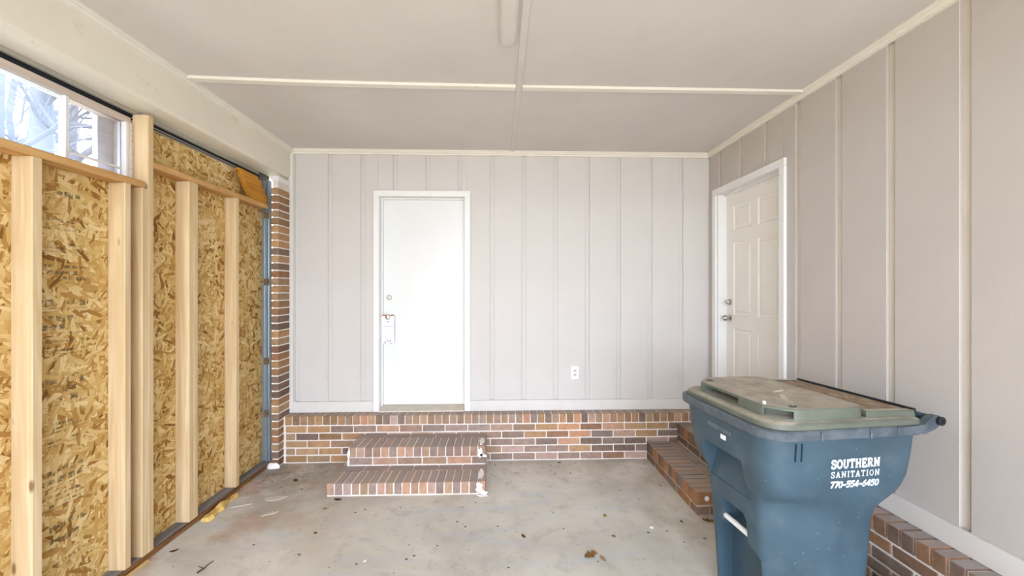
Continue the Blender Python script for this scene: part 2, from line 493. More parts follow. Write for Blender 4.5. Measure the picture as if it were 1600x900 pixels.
# ceiling battens (parts of the ceiling)
box('batten', (.104, .143, YF, -.02, CZ - .008, CZ), MAT['ceiling'], ceil, .002)
bm = bmesh.new()
sag = [(-1.93, -1.248), (-1.6, -1.232), (-1.2, -1.216), (-.7, -1.207), (.102, -1.2)]
lo = [(x, y - .022) for x, y in sag]; hi = [(x, y + .022) for x, y in sag]
add_prism(bm, lo + hi[::-1], CZ - .018, CZ, 'z')
link('batten', finish(bm, 'batten'), MAT['crown'], ceil)
box('batten', (.145, 2.0, -1.222, -1.178, CZ - .018, CZ), MAT['crown'], ceil, .002)
box('batten', (-1.93, .102, -2.46, -2.42, CZ - .018, CZ), MAT['crown'], ceil, .002)
box('batten', (.145, 2.0, -2.46, -2.42, CZ - .018, CZ), MAT['crown'], ceil, .002)
for yy in (-3.64,):
    box('batten', (-1.93, .102, yy - .02, yy + .02, CZ - .018, CZ), MAT['crown'], ceil, .002)
    box('batten', (.145, 2.0, yy - .02, yy + .02, CZ - .018, CZ), MAT['crown'], ceil, .002)

# grooved siding: a backing sheet whose face shows as groove floors, boards proud of it
GD = .014


def boards(parent, axis, face, grooves, lo, hi, z0, z1, hole):
    """siding boards between grooves; hole = (a0, a1, ztop) of a door opening"""
    ed = [lo] + [q for g in sorted(grooves) for q in (g - .021, g + .021)] + [hi]
    for a, b in zip(ed[0::2], ed[1::2]):
        parts_ = []
        h0, h1, hz = hole
        if b <= h0 or a >= h1: parts_.append((a, b, z0, z1))
        else:
            if a < h0: parts_.append((a, h0, z0, z1))
            if b > h1: parts_.append((h1, b, z0, z1))
            parts_.append((max(a, h0), min(b, h1), hz, z1))
        for p0, p1, q0, q1 in parts_:
            if p1 - p0 < .004: continue
            if axis == 'x': box('siding_board', (p0, p1, face, face + GD + .001, q0, q1), MAT['siding'], parent, .0015)
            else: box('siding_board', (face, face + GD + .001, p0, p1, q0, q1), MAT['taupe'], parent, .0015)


wb = boxes('wall_back', [(-2.06, -1.15, GD, .12, .40, 2.95), (-.32, XR + .1, GD, .12, .40, 2.95), (-1.15, -.32, GD, .12, 2.475, 2.95),
                         (-2.06, XR + .1, .0, .12, 0, .425)], MAT['siding'])
tag(wb, 'pale grey grooved siding back wall above a brick base', 'wall', kind='structure')
# closing sheet behind the door, so that no daylight leaks in
boxes('backing', [(-1.3, -.2, .14, .2, 0, 2.7)], MAT['dark'], wb)
boards(wb, 'x', 0, [-1.905] + [-1.598 + .3048 * i for i in range(12)], -1.99, XR + .02, .43, 2.895, (-1.15, -.32, 2.475))
box('corner_board', (-1.972, -1.932, -.02, 0, .43, 2.858), MAT['batten'], wb, .003)

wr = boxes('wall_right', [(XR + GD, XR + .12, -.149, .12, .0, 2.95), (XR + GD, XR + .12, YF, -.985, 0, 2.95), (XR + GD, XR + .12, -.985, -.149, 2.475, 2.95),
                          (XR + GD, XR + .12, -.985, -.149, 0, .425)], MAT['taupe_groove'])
tag(wr, 'taupe grooved siding side wall above a brick base', 'wall', kind='structure')
boxes('backing', [(XR + .14, XR + .2, -1.1, -.05, 0, 2.7)], MAT['dark'], wr)
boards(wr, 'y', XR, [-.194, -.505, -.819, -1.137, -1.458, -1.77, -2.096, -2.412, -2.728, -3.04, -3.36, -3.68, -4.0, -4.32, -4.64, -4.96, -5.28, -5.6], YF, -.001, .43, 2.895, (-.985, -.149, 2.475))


# skirting boards between siding and brick
def struct(o, label, cat): return tag(o, label, cat, kind='structure')


struct(box('baseboard_back', (-1.932, -1.192, -.02, 0, .43, .53), MAT['batten'], None, .002), 'pale skirting board between corner trim and left door', 'baseboard')
struct(box('baseboard_back_2', (-.279, XR - .001, -.02, 0, .43, .53), MAT['batten'], None, .002), 'long pale skirting board right of the plain door', 'baseboard')
struct(box('baseboard_right', (XR - .02, XR, YF, -1.036, .43, .53), MAT['batten'], None, .002), 'pale skirting board along the side wall behind the bin', 'baseboard')

# crown mouldings: stepped profile run along each wall
prof = [(0, 0), (.034, 0), (.034, -.010), (.026, -.014), (.026, -.024), (.014, -.030), (.014, -.043), (0, -.043)]


def crown(name, axis, at, sgn, a0, a1, label):
    bm = bmesh.new()
    if axis == 'y': add_prism(bm, [(at + sgn * d, CZ + h) for d, h in prof], a0, a1, 'y')
    else: add_prism(bm, [(at + sgn * d, CZ + h) for d, h in prof], a0, a1, 'x')
    return struct(link(name, finish(bm, name), MAT['crown']), label, 'trim')


crown('trim_1', 'x', 0, -1, -1.957, XR, 'white crown moulding along the top of the back wall')
crown('trim_2', 'y', XR, -1, YF, -.0, 'white crown moulding along the top of the right wall')
crown('trim_3', 'y', -1.957, 1, YF, 0, 'white crown moulding along the top of the cream beam')

# beam over the left opening, rounded lower edge
bm = bmesh.new()
sec = [(-1.957, CZ + .02), (-1.957, 2.645), (-1.959, 2.634), (-1.966, 2.626), (-1.978, 2.622), (-2.133, 2.626), (-2.133, 2.645), (-2.36, 2.645), (-2.36, CZ + .02)]
add_prism(bm, sec, YF, .1, 'y')
beam = struct(link('beam', finish(bm, 'beam', 50), MAT['cream']), 'cream painted boxed beam above the unfinished wood wall', 'beam')

# grey strip and dark seal above the wood wall
st = box('trim_4', (-2.152, -2.134, YF, -.2, 2.604, 2.645), MAT['grey_strip'])
struct(st, 'thin grey metal strip under the outer edge of the beam', 'trim')
sl = empty('door_seal', (-2.18, -1.5, 2.6))
tag(sl, 'dark rubber seal strip in the gap under the beam', 'seal', kind='structure')
box('seal_strip', (-.03, .022, .12, 1.34, -.1, .045), MAT['dark'], sl)  # added dark filler: paints in the gap's shade and blocks light leaks
box('seal_strip', (-.09, .022, -4.4, .12, -.021, .045), MAT['dark'], sl)
box('seal_rib', (.022, .030, 0.12, 1.30, -.036, -.028), MAT['grey_strip'], sl)
box('seal_rib', (.022, .028, 0.12, 1.30, -.018, -.012), MAT['grey_strip'], sl)

# ------------------------------------------------------------------ left wall of studs and OSB
XO, XI = -2.142, -2.05
YW0, YW1 = -2.72, -1.392       # window opening
bm = bmesh.new()
add_box(bm, XO - .012, XO, YW0, YW1, 0, 2.17)
add_box(bm, XO - .012, XO, YW1, -.10, 0, 2.558)
add_box(bm, XO - .012, XO, YF, YW0, 0, 2.60)
wl_ = link('wall_left', finish(bm, 'wall_left'), MAT['osb'])
tag(wl_, 'unfinished stud wall sheathed in golden strand board', 'wall', kind='structure')
# outer weather sheet behind the boards
boxes('sheathing', [(XO - .06, XO - .02, YW0, YW1, 0, 2.17), (XO - .06, XO - .02, YW1, .0, 0, 2.7), (XO - .06, XO - .02, YF, YW0, 0, 2.7)], MAT['roof'], wl_)


def stud(y0, y1, z0, z1, x0=XO, x1=XI):
    return box('stud', (x0 + .0005, x1, y0, y1, z0, z1), MAT['stud'], wl_, .003)


stud(-1.961, -1.921, .04, 2.165)
stud(-1.536, -1.499, .04, 2.165)
stud(-1.432, -1.394, .04, 2.165)
stud(-1.393, -1.356, .04, 2.60)
stud(-1.092, -1.054, .04, 2.297)
stud(-1.053, -1.015, .04, 2.297)
stud(-.632, -.594, .04, 2.297)
for y in (-2.36, -2.76, -3.17, -3.58, -4.0, -4.4): stud(y - .019, y + .019, .04, 2.60 if y < -2.73 else 2.165)
box('top_plate', (XO, XI, YW0, -1.41, 2.165, 2.203), MAT['plate'], wl_, .003)
box('top_plate', (XO, XI, -1.356, -.205, 2.297, 2.336), MAT['plate'], wl_, .003)
sp = box('sill_plate', (XO, -2.068, YF, -.10, .0, .04), MAT['sill'], wl_, .003)
box('sill_edge', (-2.0685, -2.056, YF, -.10, .0, .034), MAT['sill_side'], wl_, .003)
# slanted plank over the end of the upper plate
prism('brace', [(-.56, 2.552), (-.335, 2.548), (-.18, 2.386), (-.20, 2.337), (-.40, 2.337)], -2.11, -2.066, 'x', MAT['brace'], wl_, .002)

# faded mill stamps on the board between the two left studs (rows of blurred marks)
bm = bmesh.new()
rs = random.Random(3)
z = 2.06
while z > .25:
    rows = rs.choice((1, 2, 3)); hgt = rs.choice((.014, .02, .034))
    for r_ in range(rows):
        y = -1.86
        while y < -1.66:
            wd = rs.uniform(.012, .05)
            if rs.random() < .8:
                add_box(bm, XO + .0002, XO + .0008, y, y + wd * .75, z - hgt * rs.uniform(.6, 1), z)
            y += wd
        z -= hgt + .008
    if rs.random() < .6: add_box(bm, XO + .0002, XO + .0008, -1.87, -1.64, z - .003, z); z -= .012
    z -= rs.uniform(.02, .11)
o = link('mill_stamp', finish(bm, 'mill_stamp'), MAT['stamp'], wl_); o['kind'] = 'stuff'; o['label'] = 'faded grey blurred mill stamps'

# ------------------------------------------------------------------ window above the plate
win = empty('window_1', (XO, (YW0 + YW1) / 2, 2.203))
tag(win, 'high sliding window in the wood wall showing bare trees', 'window', kind='structure')


def wbox(name, x0, x1, y0, y1, z0, z1, mat, bev=.002):
    return box(name, (x0 - XO, x1 - XO, y0 - (YW0 + YW1) / 2, y1 - (YW0 + YW1) / 2, z0 - 2.203, z1 - 2.203), mat, win, bev)


wbox('window_head', -2.23, -2.146, YW0, -1.394, 2.543, 2.577, MAT['jamb_wood'])
wbox('window_frame', -2.23, -2.13, -1.412, -1.394, 2.205, 2.543, MAT['jamb_wood'])
wbox('window_frame', -2.19, -2.140, -1.432, -1.413, 2.205, 2.543, MAT['vinyl'])
wbox('window_sill', -2.24, -2.1425, YW0, -1.394, 2.18, 2.212, MAT['vinyl'])
wbox('meeting_stile', -2.185, -2.150, -1.735, -1.717, 2.212, 2.543, MAT['vinyl'])
wbox('muntin', -2.176, -2.166, -1.715, -1.432, 2.268, 2.279, MAT['vinyl'], .001)
wbox('outer_stop', -2.26, -2.23, -1.50, -1.394, 2.19, 2.58, MAT['jamb_wood'])
wbox('pane', -2.174, -2.168, YW0, -1.737, 2.212, 2.543, MAT['glass_hazy'], 0)
wbox('pane', -2.173, -2.168, -1.715, -1.432, 2.212, 2.543, MAT['glass'], 0)

# ------------------------------------------------------------------ doors
d1 = empty('door_1', (-.735, 0, .43))
tag(d1, 'plain white flush door in the back wall above brick steps', 'door', kind='structure')


def db(name, x0, x1, y0, y1, z0, z1, mat, bev=.002, seg=1):
    return box(name, (x0 + .735, x1 + .735, y0, y1, z0 - .43, z1 - .43), mat, d1, bev, seg)


db('casing', -1.191, -1.137, -.022, .0, .43, 2.463, MAT['white'], .003)
db('casing', -.334, -.279, -.022, .0, .43, 2.463, MAT['white'], .003)
db('casing', -1.191, -.279, -.022, .0, 2.463, 2.518, MAT['white'], .003)
db('jamb', -1.15, -1.137, .0, .13, .43, 2.475, MAT['white'])
db('jamb', -.334, -.32, .0, .13, .43, 2.475, MAT['white'])
db('jamb', -1.137, -.334, .0, .13, 2.463, 2.475, MAT['white'])
db('door_stop', -1.137, -1.125, .055, .088, .462, 2.463, MAT['white'])
db('door_stop', -.346, -.334, .055, .088, .462, 2.463, MAT['white'])
db('door_stop', -1.125, -.346, .055, .088, 2.451, 2.463, MAT['white'])
db('slab', -1.136, -.335, .09, .13, .466, 2.462, MAT['door'])
th = prism('threshold', [(-.035, 0), (-.035, .014), (.02, .022), (.10, .034), (.13, .034), (.13, 0)], -.401, .400, 'x', MAT['threshold'], d1)
lathe('deadbolt', [(0, .026), (.008, .026), (.012, .022), (.012, .013), (.016, .012), (.018, .004)], (0, -1, 0), (-1.073 + .735, .09, 1.505 - .43), MAT['nickel'], d1)
lathe('knob', [(0, .030), (.008, .030), (.010, .012), (.03, .012), (.036, .022), (.05, .025), (.06, .018), (.062, .004)], (0, -1, 0), (-1.073 + .735, .09, 1.318 - .43), MAT['nickel'], d1)

# tag hanging over the knob of the plain door
hg = empty('door_hanger', (-1.073, .05, 1.20))
tag(hg, 'white paper hanger with a red top edge hung on the plain door', 'sign')
bm = bmesh.new()
N = 20; wv, ht, hz, hr = .058, .142, .118, .022
outer = [(wv, .0)] + [(wv, ht), (0, ht), (-wv, ht), (-wv, 0), (-wv, -ht), (0, -ht), (wv, -ht)]
hole = [bm.verts.new((hr * math.cos(2 * math.pi * k / N), 0, hz + hr * math.sin(2 * math.pi * k / N))) for k in range(N)]
rim_ = []
for k in range(N):
    a = 2 * math.pi * k / N; c, s_ = math.cos(a), math.sin(a)
    t = min(wv / max(abs(c), 1e-6), (ht - hz) / s_ if s_ > 1e-6 else (hz + ht) / max(-s_, 1e-6))
    rim_.append(bm.verts.new((c * t, 0, hz + s_ * t)))
for k in range(N): bm.faces.new((hole[k], hole[(k + 1) % N], rim_[(k + 1) % N], rim_[k]))
# square the four corners
for sx_, sz_ in ((1, 1), (-1, 1), (-1, -1), (1, -1)):
    q = [v for v in rim_]
    corner = bm.verts.new((sx_ * wv, 0, sz_ * ht))
    ks = [k for k in range(N)]
    for k in ks:
        a, b = rim_[k], rim_[(k + 1) % N]
        onside = lambda v: abs(abs(v.co.x) - wv) < 1e-5
        ontop = lambda v: abs(v.co.z - sz_ * ht) < 1e-5
        if (onside(a) and ontop(b) or onside(b) and ontop(a)) and (a.co.x * sx_ > 0 or b.co.x * sx_ > 0) and not (onside(a) and ontop(a)) and not (onside(b) and ontop(b)):
            if abs(a.co.x - sx_ * wv) < 1e-5 or abs(b.co.x - sx_ * wv) < 1e-5: bm.faces.new((a, corner, b))
ret = bmesh.ops.extrude_face_region(bm, geom=bm.faces[:])
for v in [g for g in ret['geom'] if isinstance(g, bmesh.types.BMVert)]: v.co.y += .001
link('card', finish(bm, 'card'), MAT['paper'], hg)
box('red_band', (-wv, wv, -.0012, -.0002, .130, .141), MAT['red_ink'], hg)
boxes('printed_line', [(-.04, .045, -.0012, -.0002, .030, .033), (-.03, .02, -.0012, -.0002, .004, .006), (-.012, .006, -.0012, -.0002, .07, .076)], MAT['ink'], hg)
boxes('printed_mark', [(-.030, -.022, -.0012, -.0002, -.128, -.110), (-.010, -.002, -.0012, -.0002, -.114, -.098), (.0, .008, -.0012, -.0002, -.124, -.116), (.014, .028, -.0012, -.0002, -.118, -.106),
                       (-.045, -.02, -.0012, -.0002, -.137, -.132), (.02, .045, -.0012, -.0002, -.137, -.132)], MAT['ink'], hg)

# six panel door in the right wall
d2 = empty('door_2', (XR, -.565, .43))
tag(d2, 'white six panel door in the right wall with two nickel knobs', 'door', kind='structure')


def db2(name, x0, x1, y0, y1, z0, z1, mat, bev=.002, seg=1):
    return box(name, (x0 - XR, x1 - XR, y0 + .565, y1 + .565, z0 - .43, z1 - .43), mat, d2, bev, seg)


db2('casing', XR - .022, XR, -.150, -.092, .43, 2.460, MAT['white'], .004)
db2('casing', XR - .022, XR, -1.036, -.978, .43, 2.460, MAT['white'], .004)
db2('casing', XR - .022, XR, -1.036, -.092, 2.460, 2.518, MAT['white'], .004)
db2('jamb', XR, XR + .13, -.163, -.150, .43, 2.473, MAT['white'])
db2('jamb', XR, XR + .13, -.978, -.965, .43, 2.473, MAT['white'])
db2('jamb', XR, XR + .13, -.965, -.163, 2.460, 2.473, MAT['white'])
db2('door_stop', XR + .05, XR + .078, -.965, -.163, 2.446, 2.460, MAT['white'])
db2('threshold', XR - .01, XR + .1, -.965, -.163, .43, .452, MAT['threshold'])
# slab with six raised fields in recessed frames
ys0, ys1, zs0, zs1 = -.964, -.164, .455, 2.459
XS = XR + .08
bm = bmesh.new()
cols = [(.105, .36), (.44, .695)]; rows_ = [(.13, .78), (.90, 1.55), (1.66, 1.88)]
ye = [0, .105, .36, .44, .695, .80]; ze = [0, .13, .78, .90, 1.55, 1.66, 1.88, zs1 - zs0]
vg = {}
for i, yy in enumerate(ye):
    for j, zz in enumerate(ze): vg[i, j] = bm.verts.new((0, yy, zz))
pf = []
for i in range(5):
    for j in range(7):
        f = bm.faces.new((vg[i, j], vg[i, j + 1], vg[i + 1, j + 1], vg[i + 1, j]))
        if i in (1, 3) and j in (1, 3, 5): pf.append(f)
for f in pf:
    bmesh.ops.inset_region(bm, faces=[f], thickness=.012, depth=0)
    for v in f.verts: v.co.x += .009
    bmesh.ops.inset_region(bm, faces=[f], thickness=.022, depth=0)
    bmesh.ops.inset_region(bm, faces=[f], thickness=.02, depth=0)
    for v in f.verts: v.co.x -= .007
ret = bmesh.ops.extrude_edge_only(bm, edges=[e for e in bm.edges if e.is_boundary])
for v in [g for g in ret['geom'] if isinstance(g, bmesh.types.BMVert)]: v.co.x = .045
link('slab', finish(bm, 'slab'), MAT['door_shade'], d2, (XS - XR, ys0 + .565, zs0 - .43))
for zz, nm in ((1.322, 'knob'), (1.467, 'deadbolt')):
    pr = [(0, .032), (.008, .032), (.012, .013), (.030, .013), (.036, .024), (.052, .028), (.064, .020), (.066, .004)] if nm == 'knob' else \
        [(0, .030), (.012, .029), (.016, .022), (.030, .021), (.034, .018), (.036, .004)]
    lathe(nm, pr, (-1, 0, 0), (XS - XR, -.215 + .565, zz - .43), MAT['nickel'], d2)

# wall outlet
ol = empty('power_outlet', (.72, 0, .785))
tag(ol, 'white double power outlet low on the back wall', 'outlet')
box('cover_plate', (-.037, .037, -.008, 0, -.062, .062), MAT['outlet'], ol, .003, 2)
for zz in (.020, -.020):
    bm = bmesh.new()
    add_prism(bm, [(.016 * math.cos(2 * math.pi * k / 16) if abs(math.sin(2 * math.pi * k / 16)) < .95 else .016 * math.cos(2 * math.pi * k / 16), max(-.012, min(.012, .016 * math.sin(2 * math.pi * k / 16)))) for k in range(16)], -.010, -.0075, 'y')
    o = link('socket', finish(bm, 'socket'), MAT['socket'], ol, (0, 0, zz))
    boxes('slot', [(-.007, -.005, -.0106, -.0098, -.002, .006), (.005, .007, -.0106, -.0098, -.002, .006)], MAT['dark'], o)

# thin cable stapled down the corner board
cb = bmesh.new()
add_tube(cb, [(-1.986, -.06, 2.575), (-1.968, -.03, 2.555), (-1.957, -.024, 2.53), (-1.953, -.024, 2.0), (-1.953, -.024, 1.2), (-1.953, -.024, .56), (-1.945, -.024, .54), (-1.90, -.024, .533)], .0028, 6)
cable = tag(link('cable', finish(cb, 'cable', 60), MAT['batten']), 'thin painted cable running down the corner board', 'cable')
for zz in (2.53, 1.80, 1.1): box('clip', (-1.963, -1.943, -.028, -.02, zz - .009, zz + .009), MAT['batten'], cable, .002)

# surface mounted board on the ceiling near the camera
cl = prism('ceiling_block', [(.0, -1.70), (.012, -1.672), (.043, -1.662), (.074, -1.672), (.086, -1.70), (.086, -2.75), (.0, -2.75)], CZ - .035, CZ, 'z', MAT['ceiling'], None, .012)
tag(cl, 'long off white painted block fixed to the ceiling beside the centre batten', 'ceiling block')

# ------------------------------------------------------------------ bricks
PAL = [srgb(150, 122, 98), srgb(168, 134, 98), srgb(134, 116, 106), srgb(172, 142, 122), srgb(142, 108, 86), srgb(150, 128, 114), srgb(158, 126, 90), srgb(176, 148, 134)]
PAL_DK = [srgb(124, 104, 90), srgb(132, 112, 98), srgb(118, 100, 88)]
PAL_OR = [srgb(190, 142, 108), srgb(184, 134, 100), srgb(182, 142, 114)]
PAL_TAN = [srgb(168, 138, 104), srgb(152, 120, 86), srgb(172, 136, 98), srgb(142, 112, 84), srgb(158, 132, 104)]
PAL_RT = [srgb(146, 108, 78), srgb(132, 98, 72), srgb(156, 114, 80), srgb(122, 94, 76), srgb(110, 90, 78)]  # darker browns: the weaker light on the right-hand bricks is put into these colours
_bm_cache = {}


def brick_mesh(sx, sy, sz, var):
    key = (round(sx, 3), round(sy, 3), round(sz, 3), var)
    if key in _bm_cache: return _bm_cache[key]
    rr = random.Random(hash(key) & 0xffff)
    bm = bmesh.new(); add_box(bm, -sx / 2, sx / 2, -sy / 2, sy / 2, -sz / 2, sz / 2)
    for v in bm.verts:
        v.co += Vector((rr.uniform(-1, 1), rr.uniform(-1, 1), rr.uniform(-1, 1))) * .0012
    bevel_all(bm, .0035)
    me = finish(bm, 'brick'); me.materials.append(MAT['brick']); _bm_cache[key] = me
    return me


def brick(parent, off, b, c, name='brick', jit=.001):
    """one brick: b = x0,x1,y0,y1,z0,z1 in world space; off = world position of the parent"""
    x0, x1, y0, y1, z0, z1 = b
    me = brick_mesh(x1 - x0, y1 - y0, z1 - z0, random.randrange(4))
    o = bpy.data.objects.new(name, me); COL.objects.link(o); o.parent = parent
    o.location = ((x0 + x1) / 2 - off[0] + random.uniform(-jit, jit), (y0 + y1) / 2 - off[1] + random.uniform(-jit, jit), (z0 + z1) / 2 - off[2] + random.uniform(-jit, jit) * .5)
    s_ = random.uniform(1.04, 1.2)
    o.color = (min(1, c[0] * s_), min(1, c[1] * s_), min(1, c[2] * s_), 1)
    return o


def lerp(a, b, t): return tuple(x + (y - x) * t for x, y in zip(a, b))


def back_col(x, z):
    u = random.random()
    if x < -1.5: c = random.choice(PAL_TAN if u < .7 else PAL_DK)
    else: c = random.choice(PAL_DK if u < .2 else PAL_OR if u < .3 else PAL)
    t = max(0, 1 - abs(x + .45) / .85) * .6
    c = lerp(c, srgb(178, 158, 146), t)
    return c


# back wall base: mortar bed and bricks
mb = boxes('mortar', [(-1.98, XB + .1, YB + .004, .0, 0, .345), (-1.98, XB + .1, YB + .005, -.001, .345, .4235)], MAT['mortar'], wb)
PX = .2084
for r_ in range(5):
    z0 = .009 + .0672 * r_
    start = -1.750 if r_ % 2 == 0 else -1.750 - PX / 2
    xs = start - PX * 2
    while xs < XB:
        a, b = max(xs, -1.945), min(xs + PX - .010, XB - .001)
        hidden = (r_ < 3 and a > -1.25 and b < -.14) or (r_ < 4 and a > 1.67)
        if b - a > .02 and not hidden:
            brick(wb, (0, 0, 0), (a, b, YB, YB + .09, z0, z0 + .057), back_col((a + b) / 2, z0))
        xs += PX
n = 57; p_ = (XB - .002 + 1.955) / n
for i in range(n):
    a = -1.955 + p_ * i
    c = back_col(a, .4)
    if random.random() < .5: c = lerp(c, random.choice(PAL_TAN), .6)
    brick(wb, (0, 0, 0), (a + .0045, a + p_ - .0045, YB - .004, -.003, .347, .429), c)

# right wall base
boxes('mortar', [(XB + .004, XR, YF, YB + .002, 0, .345), (XB + .005, XR - .001, YF, YB, .345, .4235)], MAT['mortar'], wr)
for r_ in range(5):
    z0 = .009 + .0672 * r_
    ys = -1.0 - (PX / 2 if r_ % 2 else 0) - .06
    while ys > -3.6:
        a, b = ys - PX + .010, ys
        brick(wr, (0, 0, 0), (XB, XB + .09, a, b, z0, z0 + .057), random.choice(PAL_DK if random.random() < .25 else PAL_RT))
        ys -= PX
yy = -.125
while yy > -3.6:
    brick(wr, (0, 0, 0), (XB - .004, XR - .003, yy - .067 + .0045, yy - .0045, .347, .429), lerp(random.choice(PAL_RT), random.choice(PAL_DK), random.random() * .5))
    yy -= .067

# brick pilaster at the far end of the wood wall
pil = empty('trim_5', (-2.03, -.1, 0))
tag(pil, 'narrow brick pilaster between the wood wall and the back wall', 'pilaster', kind='structure')
box('mortar', (.012, .061, -.096, .10, 0, 2.545), MAT['mortar'], pil)
for k in range(38):
    z0 = .012 + .0672 * k
    if z0 + .057 > 2.55: break
    u = random.random()
    c = random.choice(PAL_TAN if u < .6 else PAL_DK if u < .75 else PAL_RT)
    brick(pil, (-2.03, -.1, 0), (-2.030, -1.965, -.2, -.0, z0, z0 + .056), c, jit=.0008)
box('cap_block', (.0, .070, -.105, .10, 2.546, 2.592), MAT['white'], pil, .003)
bm = bmesh.new()
bmesh.ops.create_icosphere(bm, subdivisions=2, radius=1)
rr = random.Random(5)
for v in bm.verts:
    v.co = Vector((v.co.x * .06, v.co.y * .025, max(v.co.z, 0) * .05)) * rr.uniform(.85, 1.1)
link('mortar_lump', finish(bm, 'mortar_lump', 50), MAT['whitewash'], pil, (.02, -.105, 0))


# ------------------------------------------------------------------ brick steps below the plain door
def splash(parent, loc, sx, sz, axis, seed, name='paint_splash'):
    """an irregular raised blob of dried white paint lying on a face"""
    rr = random.Random(seed); n = 18
    pts = []
    for k in range(n):
        a = 2 * math.pi * k / n; q = rr.uniform(.6, 1.1)
        pts.append((math.cos(a) * sx * q, math.sin(a) * sz * q))
    bm = bmesh.new()
    add_prism(bm, pts, -.004, .0, axis)
    return link(name, finish(bm, name), MAT['whitewash'], parent, loc)


O1 = (-.715, -.42, 0)
s1 = empty('brick_steps', O1)
tag(s1, 'two brick steps below the plain white door with white paint at their ends', 'steps', 'brick steps at the doors')
L0, R0, L1, R1 = -1.328, -.108, -1.272, -.118
FY0, FY1 = -.715, -.42
core = bmesh.new()
for b in ((L0 + .010, R0 - .010, FY0 + .004, YB - .005, 0, .095), (L1 + .010, R1 - .010, FY1 + .004, YB - .005, .09, .252)):
    add_box(core, b[0] - O1[0], b[1] - O1[0], b[2] - O1[1], b[3] - O1[1], b[4], b[5])
link('mortar', finish(core, 'mortar'), MAT['mortar'], s1)


def step_col(x, top=False):
    u = random.random()
    c = random.choice(PAL_OR if u < .28 else PAL_DK if u < .42 else PAL)
    return lerp(c, srgb(168, 148, 138), .35)


n = 19; p_ = (R0 - L0) / n
for i in range(n):
    brick(s1, O1, (L0 + p_ * i + .0045, L0 + p_ * (i + 1) - .0045, FY0, FY0 + .20, .010, .100), step_col(0))
for i in range(6):
    q = (R0 - L0) / 6
    brick(s1, O1, (L0 + q * i + .004, L0 + q * (i + 1) - .004, FY0 + .21, FY1 + .02, .040, .099), lerp(step_col(0), srgb(120, 112, 112), .5))
q = .2075
for i in range(6):
    a = L1 + .0 + q * i; b = min(a + q - .009, R1)
    if b - a > .03: brick(s1, O1, (a, b, FY1, FY1 + .09, .111, .166), step_col(0))
n = 17; p_ = (R1 - L1) / n
for i in range(n):
    brick(s1, O1, (L1 + p_ * i + .0045, L1 + p_ * (i + 1) - .0045, FY1 - .002, FY1 + .20, .174, .257), step_col(0))
for i in range(5):
    q = (R1 - L1) / 5
    brick(s1, O1, (L1 + q * i + .004, L1 + q * (i + 1) - .004, FY1 + .21, YB - .003, .20, .256), lerp(step_col(0), srgb(120, 112, 112), .5))
# dried white paint on the ends
for (x, y, z, sx_, sz_, ax, sd_) in ((-.160, FY0 - .003, .055, .030, .048, 'y', 1), (-.125, FY0 - .003, .018, .030, .016, 'y', 2), (-.165, FY1 - .005, .205, .022, .050, 'y', 3), (-.140, FY1 - .005, .180, .034, .016, 'y', 4),
                                     (-1.262, FY1 - .005, .20, .012, .055, 'y', 5), (-1.265, FY1 - .005, .135, .010, .04, 'y', 6)):
    splash(s1, (x - O1[0], y - O1[1], z), sx_, sz_, ax, sd_)
splash(s1, (-1.274 - O1[0], FY1 + .15 - O1[1], .19), .14, .055, 'x', 7)
splash(s1, (-1.274 - O1[0], FY1 + .12 - O1[1], .135), .12, .04, 'x', 8)
splash(s1, (-.155 - O1[0], FY1 + .10 - O1[1], .262), .028, .09, 'z', 9)
splash(s1, (-.150 - O1[0], FY0 + .12 - O1[1], .105), .026, .09, 'z', 10)
splash(s1, (-.135 - O1[0], FY0 - .02 - O1[1], .005), .045, .02, 'z', 11)

# ------------------------------------------------------------------ brick steps below the six panel door
O2 = (1.64, -.59, 0)
s2 = empty('brick_steps', O2)
tag(s2, 'two brown brick steps below the six panel door behind the bin', 'steps', 'brick steps at the doors')
SX0, SX1, SY0, SY1 = 1.37, 1.66, -1.057, YB - .005
core = bmesh.new()
for b in ((SX0 + .004, XB, SY0 + .010, SY1, 0, .160), (SX1 + .004, XB, SY0 + .010, SY1, .16, .328)):
    add_box(core, b[0] - O2[0], b[1] - O2[0], b[2] - O2[1], b[3] - O2[1], b[4], b[5])
link('mortar', finish(core, 'mortar'), MAT['mortar_tan'], s2)


def rcol(): return random.choice(PAL_DK if random.random() < .15 else PAL_RT)


for x0, zb, zt0, zt1 in ((SX0, .008, .074, .165), (SX1, .175, .238, .333)):
    y = SY1; q = .2084
    while y > SY0 + .02:
        a = max(y - q + .01, SY0)
        brick(s2, O2, (x0, x0 + .09, a, y, zb, zb + .056), rcol()); y -= q
    n = 14; p_ = (SY1 - SY0) / n
    for i in range(n):
        brick(s2, O2, (x0 - .002, min(x0 + .20, XB - .004), SY0 + p_ * i + .0045, SY0 + p_ * (i + 1) - .0045, zt0, zt1), rcol() if i else PAL_RT[2])
    if x0 == SX0:
        for i in range(4):
            q = (SY1 - SY0) / 4
            brick(s2, O2, (x0 + .21, SX1 + .02, SY0 + q * i + .004, SY0 + q * (i + 1) - .004, .10, .164), lerp(rcol(), srgb(120, 100, 84), .4))
    brick(s2, O2, (x0 + .10, x0 + .29 if x0 == SX0 else XB - .01, SY0, SY0 + .09, zb, zb + .056), rcol())
for xx in (1.443, 1.512):
    lathe('filled_hole', [(0, .017), (.004, .016), (.005, .004)], (0, -1, 0), (xx - O2[0], SY0 + .003 - O2[1], .122), MAT['whitewash'], s2, 14)

